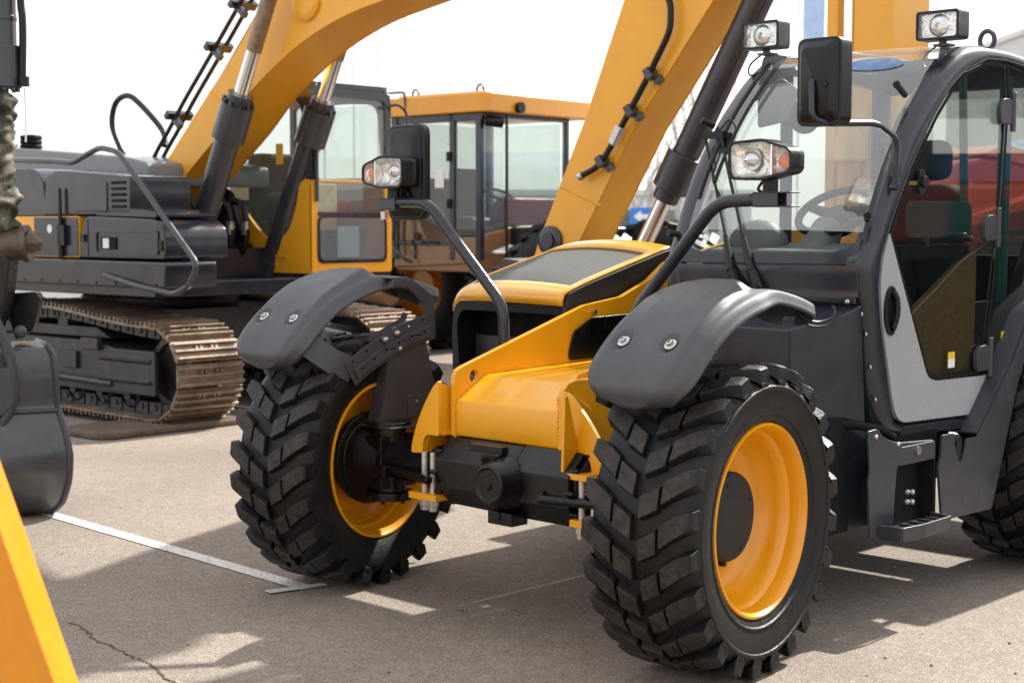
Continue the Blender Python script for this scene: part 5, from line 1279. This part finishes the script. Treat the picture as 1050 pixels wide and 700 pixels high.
c.build('arm_pin', mat('greasy_pin', (.10, .075, .055), .4, metal=.4, scale=14, var=.3, dirt=.6, dirtcol=(.05, .035, .025)), A, bevel=.006)
c = MB()
c.prism([(-.35, 1.35), (.02, 1.40), (.08, 1.36), (.05, 1.15), (-.02, .95), (-.05, .70), (-.35, .70)], 'y', -.10, .06)
c.prism(rpoly([(-.05, 1.17), (.14, 1.18), (.16, 1.15), (.12, .98), (.02, .92)], .015), 'y', .14, .22)
c.build('arm_link', M['black'], A, bevel=.01)
c = MB(); c.tube(spline([(.0, -.17, 1.08), (.06, -.17, .95), (.10, -.17, .80), (.10, -.17, .62), (.02, -.17, .45), (.05, -.17, .28)], 5), [.03] * 26, 6); c.ball((.12, -.08, .98), .035, 10)
c.prism([(-.3, .80), (.10, .80), (.12, .62), (.05, .55), (-.3, .55)], 'y', -.20, -.10)
c.build('bucket_ear', M['slate'], A, bevel=.006)
# bucket: curved shell seen from its back, right cutting side
prof = spline([Vector((y, z, 0)) for y, z in ((.30, .905), (.02, .90), (-.045, .875), (-.075, .74), (-.085, .60), (-.10, .56), (-.16, .42), (-.20, .28), (-.175, .13), (-.09, .03), (.05, .002), (.35, .006), (.62, .03))], 5)
outer = [(p.x, p.y) for p in prof]
n_ = len(outer); innr = []
for i in range(n_):
    a = Vector(outer[max(i - 1, 0)]); b = Vector(outer[min(i + 1, n_ - 1)]); t = (b - a).normalized(); innr.append((outer[i][0] - t.y * .018, outer[i][1] + t.x * .018))
def bw(z): return interp([(0, .29), (.08, .345), (.2, .375), (.33, .385), (.45, .37), (.56, .345), (.75, .335), (.86, .325), (.92, .29)], z)
rows = []
for (y, z), (yi, zi) in zip(outer, innr):
    w1 = bw(z); rows.append([(-.75, y, z), (w1 - .02, y, z), (w1, y + .006, z), (w1, yi, zi), (-.75, yi, zi)])
c = MB(); c.loft(rows, True, True)
side = [(bw(z) - .012, y, z) for y, z in innr]
c.add(side + [(x - .02, y, z) for x, y, z in side], [tuple(range(n_)), tuple(range(2 * n_ - 1, n_ - 1, -1))] + [(i, (i + 1) % n_, (i + 1) % n_ + n_, i + n_) for i in range(n_)])
bkt = c.build('bucket', mat('bucket_paint', (.050, .052, .058), .33, coat=.35, scale=4, var=.2, dirt=.55, dirtcol=(.13, .085, .055), bump=.08, bscale=60), A, smooth=40)
c = MB(); c.tube([(bw(z) + .004, y, z) for y, z in outer], .016, 8); c.build('bucket_edge', M['slate'], bkt)
c = MB(); c.tube([(-.7, -.105, .565), (.34, -.105, .565)], .012, 8); c.build('bucket_weld', M['slate'], bkt)
bkt.rotation_euler = (0, 0, math.radians(25)); bkt.location = (-.055, -.10, 0)

# ================================================================== YELLOW BOOM END, close in front at the left edge
M['boomorange'] = mat('boom_orange_paint', (.74, .265, .006), .42, coat=.1, scale=5, var=.06, dirt=.2, dirtcol=(.36, .2, .08), bump=.05, bscale=120)
F = thing('loader_boom', 'yellow steel boom end slanting down to the ground at the left edge in front', 'boom', (-1.035, 2.9, 0), 0)
c = MB()
fp2 = rpoly([(-1.30, 2.55), (-.442, 2.55), (.391, .0), (-.25, .0)], .015)
c.prism(fp2, 'y', .0, .125); fb = c.build('boom_plate', M['boomorange'], F, bevel=.008, segs=3)
c = MB(); c.prism(circle(-.55, 1.9, .10, 24), 'y', -.03, 0); c.build('pin_boss', M['boomorange'], fb, bevel=.008)

# ================================================================== things far behind
def car(name, label, x, y, rz, paint, cat='car'):
    t = thing(name, label, cat, (x, y, 0), rz)
    b = MB(); b.prism(rpoly([(-2.1, .30), (2.1, .30), (2.15, .62), (1.9, .80), (1.0, .92), (.55, 1.38), (-.9, 1.42), (-1.5, 1.0), (-2.1, .92)], [.1, .1, .1, .15, .2, .2, .2, .2, .15]), 'y', -.85, .85); b.build('body', paint, t, bevel=.06, segs=3)
    g_ = MB(); g_.prism(rpoly([(.95, .95), (.52, 1.33), (-.85, 1.36), (-1.35, 1.0)], .05), 'y', -.86, .86); g_.build('window', M['matblack'], t)
    for sx in (-1.3, 1.3):
        for sy in (-.80, .80):
            w_ = MB(); w_.lathe([(-.1, .2), (-.1, .31), (.1, .31), (.1, .2)], (sx, sy, .31), (0, 1, 0), 24, True); wo_ = w_.build('wheel', M['rubber'], t)
            w_ = MB(); w_.cyl((sx, sy - .07, .31), (sx, sy + .07, .31), .2, 20); w_.build('rim', M['steel'], wo_)
    return t
car('parked_car', 'white parked car seen low between the excavator house and its track', -7.2, 25.0, .15, M['white'])
bo_ = MB(); bo_.lathe([(0, .16), (.03, .16), (.05, .10), (.5, .07), (.9, .05), (.92, .0)], (0, 0, 0), (0, 0, 1), 20)
o_ = bo_.build('traffic_bollard', M['red']); o_.location = (-6.15, 23.0, 0); tag(o_, 'red bollard standing beside the white parked car', 'bollard')
# flagpoles
for i, (px_, ph) in enumerate(((334, 11), (362, 11), (389, 11), (415, 11), (700, 11), (727, 11), (752, 11), (820, 11))):
    Y = 44; q = MB(); q.tube([(0, 0, 0), (0, 0, ph)], [.032, .022], 10)
    o = q.build('flagpole', M['pole']); o.location = ((px_ - 525) / 1600 * Y, Y + (i % 2) * .6, 0)
    b_ = MB(); b_.cyl((0, 0, 0), (0, 0, .12), .14, 14); b_.build('pole_base', M['concrete'], o)
    tag(o, 'slim pale flagpole standing far behind the machines', 'flagpole', 'row of pale flagpoles')
fg_ = MB(); rows = []
for i in range(13):
    z = 5.7 + i * .28; rows.append([(x * .075, .05 * math.sin(x * .9 + z * 1.2), z - .02 * x) for x in range(9)])
fg_.grid(rows); fo_ = fg_.build('flag', mat('flag_blue', (.42, .56, .80), .8, scale=2), None, solid=.006); fo_.location = ((824 - 525) / 1600 * 44, 44.6, 0)
tag(fo_, 'pale blue flag hanging behind the left roof lamp of the telehandler cab', 'flag')
# road sign
sg = thing('road_sign', 'blue rectangular road sign with a white left arrow above a red-edged white triangle', 'road sign', (3.38, 40, 0), 0)
q = MB(); q.cyl((0, .06, 0), (0, .06, 2.1), .035, 12); q.build('post', M['pole'], sg)
q = MB(); q.prism(rrect(-.36, .36, 1.47, 1.92, .04), 'y', -.01, .02); pb = q.build('sign_plate', M['signblue'], sg)
q = MB(); q.prism([(-.28, 1.695), (-.08, 1.85), (-.08, 1.75), (.27, 1.75), (.27, 1.64), (-.08, 1.64), (-.08, 1.54)], 'y', -.016, -.011); q.build('arrow', M['sticker_white'], pb, smooth=0)
q = MB(); q.prism([(-.34, 1.42), (.34, 1.42), (0, .85)], 'y', -.01, .02); tri = q.build('triangle_plate', M['red'], sg, smooth=0)
q = MB(); q.prism([(-.21, 1.35), (.21, 1.35), (0, 1.0)], 'y', -.016, -.011); q.build('triangle_face', M['sticker_white'], tri, smooth=0)
# bare trees
def tree(x, y, h, seed, label):
    rnd = random.Random(seed); t = thing('bare_tree', label, 'tree', (x, y, 0), 0, 'bare trees beyond the yard')
    tk_ = MB(); cr = MB()
    def grow(p, d, l, r, lev):
        pts = [p]; q_ = p; dd_ = d
        for i in range(4):
            dd_ = (dd_ + Vector((rnd.uniform(-.18, .18), rnd.uniform(-.18, .18), rnd.uniform(-.02, .14)))).normalized(); q_ = q_ + dd_ * l / 4; pts.append(q_)
        (tk_ if lev == 0 else cr).tube(pts, [r * (1 - .12 * i) for i in range(5)], 6 if lev < 2 else 4, False)
        if lev < 5:
            for k in range(5 if lev == 0 else (4 if lev < 3 else 3)):
                at__ = pts[rnd.randint(2, 4)] if lev else pts[rnd.randint(2, 4)]
                nd = (dd_ + Vector((rnd.uniform(-1, 1), rnd.uniform(-1, 1), rnd.uniform(-.25, .7)))).normalized(); grow(at__, nd, l * rnd.uniform(.5, .72), r * .52, lev + 1)
    grow(Vector((0, 0, 0)), Vector((0, 0, 1)), h * .42, h * .022, 0)
    tk_.build('trunk', M['bark'], t); cr.build('crown', M['bark'], t)
tree(5.2, 62, 6.5, 3, 'bare leafless tree right of the blue road sign'); tree(6.9, 66, 7.5, 5, 'taller bare leafless tree behind the telehandler cab pillar')
tree(4.0, 70, 6.0, 9, 'small bare leafless tree right behind the blue road sign post')
# pale buildings
def bld(name, label, x0, x1, y0, y1, h, wins):
    t = thing(name, label, 'building', ((x0 + x1) / 2, y0, 0), 0)
    w2 = (x1 - x0) / 2
    q = MB(); q.bx(-w2, w2, 0, y1 - y0, 0, h); wl_ = q.build('wall', M['concrete'], t)
    q = MB(); q.bx(-w2 - .2, w2 + .2, -.2, y1 - y0 + .2, h, h + .3); q.build('roof', M['pole'], t)
    for (a, b, c0, d) in wins:
        q = MB(); q.bx(a, b, -.04, .0, c0, d); wo_ = q.build('window', M['interior'], t); q = MB(); q.bx(a + .06, b - .06, -.05, -.041, c0 + .06, d - .06); q.build('pane', M['glass_clear'], wo_)
bld('yard_building', 'low pale building far beyond the yard behind the blue road sign', -1, 13, 85, 95, 3.0, [(-5 + i * 2.2, -3.6 + i * 2.2, 1.0, 2.2) for i in range(5)])
bld('apartment_building', 'tall pale grey building far off at the top right corner', 27.6, 46, 85, 100, 11.6, [(-8 + i * 3, -6.5 + i * 3, 2 + j * 3.2, 3.6 + j * 3.2) for i in range(5) for j in range(3)])
# red machine and blue truck seen through the cab door
RM = thing('red_tractor', 'red and orange farm machine parked behind the telehandler, seen through its door glass', 'tractor', (5.15, 14.2, 0), .25)
q = MB(); q.prism(rpoly([(-1.6, .8), (1.9, .8), (1.9, 1.55), (.2, 1.75), (-1.2, 2.12), (-1.6, 2.05)], [.1, .1, .2, .3, .2, .1]), 'y', -.5, .5); q.build('body', M['red'], RM, bevel=.05, segs=3)
q = MB(); q.prism(rpoly([(-1.3, 2.13), (1.1, 1.62), (1.3, 1.70), (-1.1, 2.22)], .05), 'y', -.52, .52); q.build('hood_panel', mat('orange_red_paint', (.85, .20, .03), .35, coat=.3), RM, bevel=.03)
q = MB(); q.prism(rpoly([(-.4, 1.0), (.9, 1.0), (.9, 1.42), (-.4, 1.5)], .06), 'y', -.53, -.50); q.build('engine_grille', M['matblack'], RM, bevel=.01)
q = MB(); q.prism(rpoly([(1.0, .9), (1.7, .9), (1.7, 1.4), (1.0, 1.45)], .06), 'y', -.53, -.50); q.build('side_cover', M['loader_yellow'], RM, bevel=.01)
q = MB(); q.prism(rpoly([(-1.7, 1.5), (-.95, 1.72), (-.2, 1.35), (-.12, 1.42), (-.9, 1.82), (-1.75, 1.58)], .03), 'y', -.95, -.52); q.build('wheel_guard', M['red'], RM, bevel=.02)
for p in ((-.95, -.75, .75), (-.95, .75, .75)):
    q = MB(); q.lathe([(-.2, .4), (-.22, .6), (-.15, .74), (.15, .74), (.22, .6), (.2, .4)], p, (0, 1, 0), 32, True); wo_ = q.build('rear_wheel', M['rubber'], RM); q = MB(); q.cyl((p[0], p[1] - .14, p[2]), (p[0], p[1] + .14, p[2]), .41, 28); q.build('rim', M['red'], wo_)
for p in ((1.25, -.65, .5), (1.25, .65, .5)):
    q = MB(); q.lathe([(-.14, .28), (-.16, .40), (-.1, .49), (.1, .49), (.16, .40), (.14, .28)], p, (0, 1, 0), 28, True); wo_ = q.build('front_wheel', M['rubber'], RM); q = MB(); q.cyl((p[0], p[1] - .1, p[2]), (p[0], p[1] + .1, p[2]), .29, 24); q.build('rim', M['red'], wo_)
BT = thing('covered_trailer', 'blue tarpaulin covered trailer parked behind the red farm machine', 'trailer', (8.3, 18.5, 0), .2)
q = MB(); q.prism(rpoly([(-3.2, 1.0), (3.2, 1.0), (3.2, 2.25), (1.5, 2.5), (-1.5, 2.62), (-3.2, 2.35)], .15), 'y', -1.1, 1.1); q.build('tarpaulin', M['blue'], BT, bevel=.06, segs=3)
for xx in (-2.6, -1.3, 0, 1.3, 2.6):
    q = MB(); q.bx(xx - .03, xx + .03, -1.125, -1.10, 1.0, 2.2); q.build('lashing_strap', M['white'], BT)
q = MB(); q.prism(rpoly([(-3.21, 1.95), (3.21, 1.95), (3.21, 2.12), (-3.21, 2.12)], .03), 'y', -1.118, -1.10); q.build('pale_band', mat('pale_blue_band', (.30, .45, .68), .6), BT)
q = MB(); q.bx(-3.2, 3.2, -1.05, 1.05, .75, .98); q.build('chassis', M['navy'], BT, bevel=.03)
for sx in (-1.6, -.8, 1.8):
    for sy in (-.95, .95):
        q = MB(); q.lathe([(-.14, .25), (-.15, .40), (-.1, .45), (.1, .45), (.15, .40), (.14, .25)], (sx, sy, .46), (0, 1, 0), 24, True); wo_ = q.build('wheel', M['rubber'], BT); q = MB(); q.cyl((sx, sy - .08, .46), (sx, sy + .08, .46), .26, 20); q.build('rim', M['white'], wo_)

HV = thing('reflection_tractor', 'added red tractor with a dark canopy, out of view, there to be mirrored in the cab door glass', 'tractor', (9.2, 9.2, 0), math.radians(107))  # unseen machine added so the door glass mirrors dark and coloured bands
q = MB(); q.prism(rpoly([(-4.2, 1.38), (4.2, 1.38), (4.2, 1.6), (2.6, 1.85), (-4.2, 1.9)], .12), 'y', -1.1, 1.1); q.build('body', mat('deep_red', (.30, .03, .014), .4, scale=2, var=.3), HV, bevel=.06, segs=3)
q = MB(); q.prism(rpoly([(-4.3, .12), (4.3, .12), (4.3, 1.36), (-4.3, 1.36)], .1), 'y', -1.0, 1.15); q.build('lower_body', M['matblack'], HV, bevel=.06)  # black skirt keeps the lit ground out of the door reflection
for a_, b_, c_, d_ in ((-3.2, -1.9, 1.42, 1.82), (-.4, .5, 1.45, 1.75), (1.6, 2.4, .6, 1.6)):
    q = MB(); q.bx(a_, b_, 1.155, 1.19, c_, d_); q.build('side_grille', M['exc_dark'], HV, bevel=.02)
q = MB(); q.prism(rpoly([(-3.8, 1.91), (1.0, 1.88), (.8, 2.12), (-3.8, 2.15)], .08), 'y', -.9, .9); q.build('hood', M['blue'], HV, bevel=.04)
q = MB(); q.prism(rpoly([(-4.3, 2.55), (3.2, 2.55), (3.0, 3.1), (-4.1, 3.1)], .15), 'y', -1.3, 1.3); q.build('canopy', M['exc_dark'], HV, bevel=.05)
for x_, y_ in ((-4.0, -1.0), (-4.0, 1.0), (2.9, -1.0), (2.9, 1.0), (-.6, 1.0)):
    q = MB(); q.bx(x_ - .06, x_ + .06, y_ - .05, y_ + .05, 1.6, 2.6); q.build('canopy_post', M['exc_dark'], HV)
for x_, r_ in ((-2.6, .85), (2.7, .62)):
    for sy in (-1.2, 1.2):
        q = MB(); q.lathe([(-.3, r_ * .5), (-.32, r_ * .8), (-.25, r_), (.25, r_), (.32, r_ * .8), (.3, r_ * .5)], (x_, sy, r_), (0, 1, 0), 32, True); wo_ = q.build('wheel', M['rubber'], HV); q = MB(); q.cyl((x_, sy - .2, r_), (x_, sy + .2, r_), r_ * .51, 28); q.build('rim', M['loader_yellow'], wo_)
# ================================================================== light, sky, camera
w = bpy.data.worlds.new('World'); S.world = w; w.use_nodes = True
nt = w.node_tree; bg = nt.nodes['Background']; sky = nt.nodes.new('ShaderNodeTexSky'); sky.sky_type = 'NISHITA'
EL = 39; AZ = math.degrees(math.atan2(.697, .717)) - 2.0
sky.sun_disc = False; sky.sun_elevation = math.radians(EL); sky.sun_rotation = math.radians(AZ)
sky.air_density = 1.0; sky.dust_density = 1.5; sky.ozone_density = 1.0; sky.altitude = 0
hz = nt.nodes.new('ShaderNodeMix'); hz.data_type = 'RGBA'; hz.inputs['Factor'].default_value = .82   # thin bright cloud over the clear sky
hz.inputs['B'].default_value = (5.1, 5.1, 5.15, 1); nt.links.new(sky.outputs[0], hz.inputs['A'])
nt.links.new(hz.outputs['Result'], bg.inputs['Color']); bg.inputs['Strength'].default_value = .148
sd = bpy.data.lights.new('sun', 'SUN'); sd.energy = 4.6; sd.angle = math.radians(.9); sd.color = (1, .955, .88)
so = bpy.data.objects.new('sun', sd); C.objects.link(so)
dirv = Vector((-math.sin(math.radians(AZ)) * math.cos(math.radians(EL)), -math.cos(math.radians(AZ)) * math.cos(math.radians(EL)), -math.sin(math.radians(EL))))
so.rotation_euler = dirv.to_track_quat('-Z', 'Y').to_euler(); so.location = (6, 10, 12)
cd = bpy.data.cameras.new('camera'); cam = bpy.data.objects.new('camera', cd); C.objects.link(cam)
cam.location = (0, 0, 1.554); cam.rotation_euler = (pi / 2 - .0763, 0, 0)
cd.sensor_width = 36; cd.lens = 36 * 1600 / 1050; cd.clip_end = 2000; cd.clip_start = .05
cd.dof.use_dof = True; cd.dof.focus_distance = 5.75; cd.dof.aperture_fstop = 4.2; cd.dof.aperture_blades = 7
S.camera = cam
S.view_settings.view_transform = 'Standard'; S.view_settings.look = 'None'; S.view_settings.gamma = 1; S.view_settings.use_curve_mapping = False
S.view_settings.exposure = .95
S.cycles.max_bounces = 10; S.cycles.transparent_max_bounces = 16; S.cycles.use_denoising = True
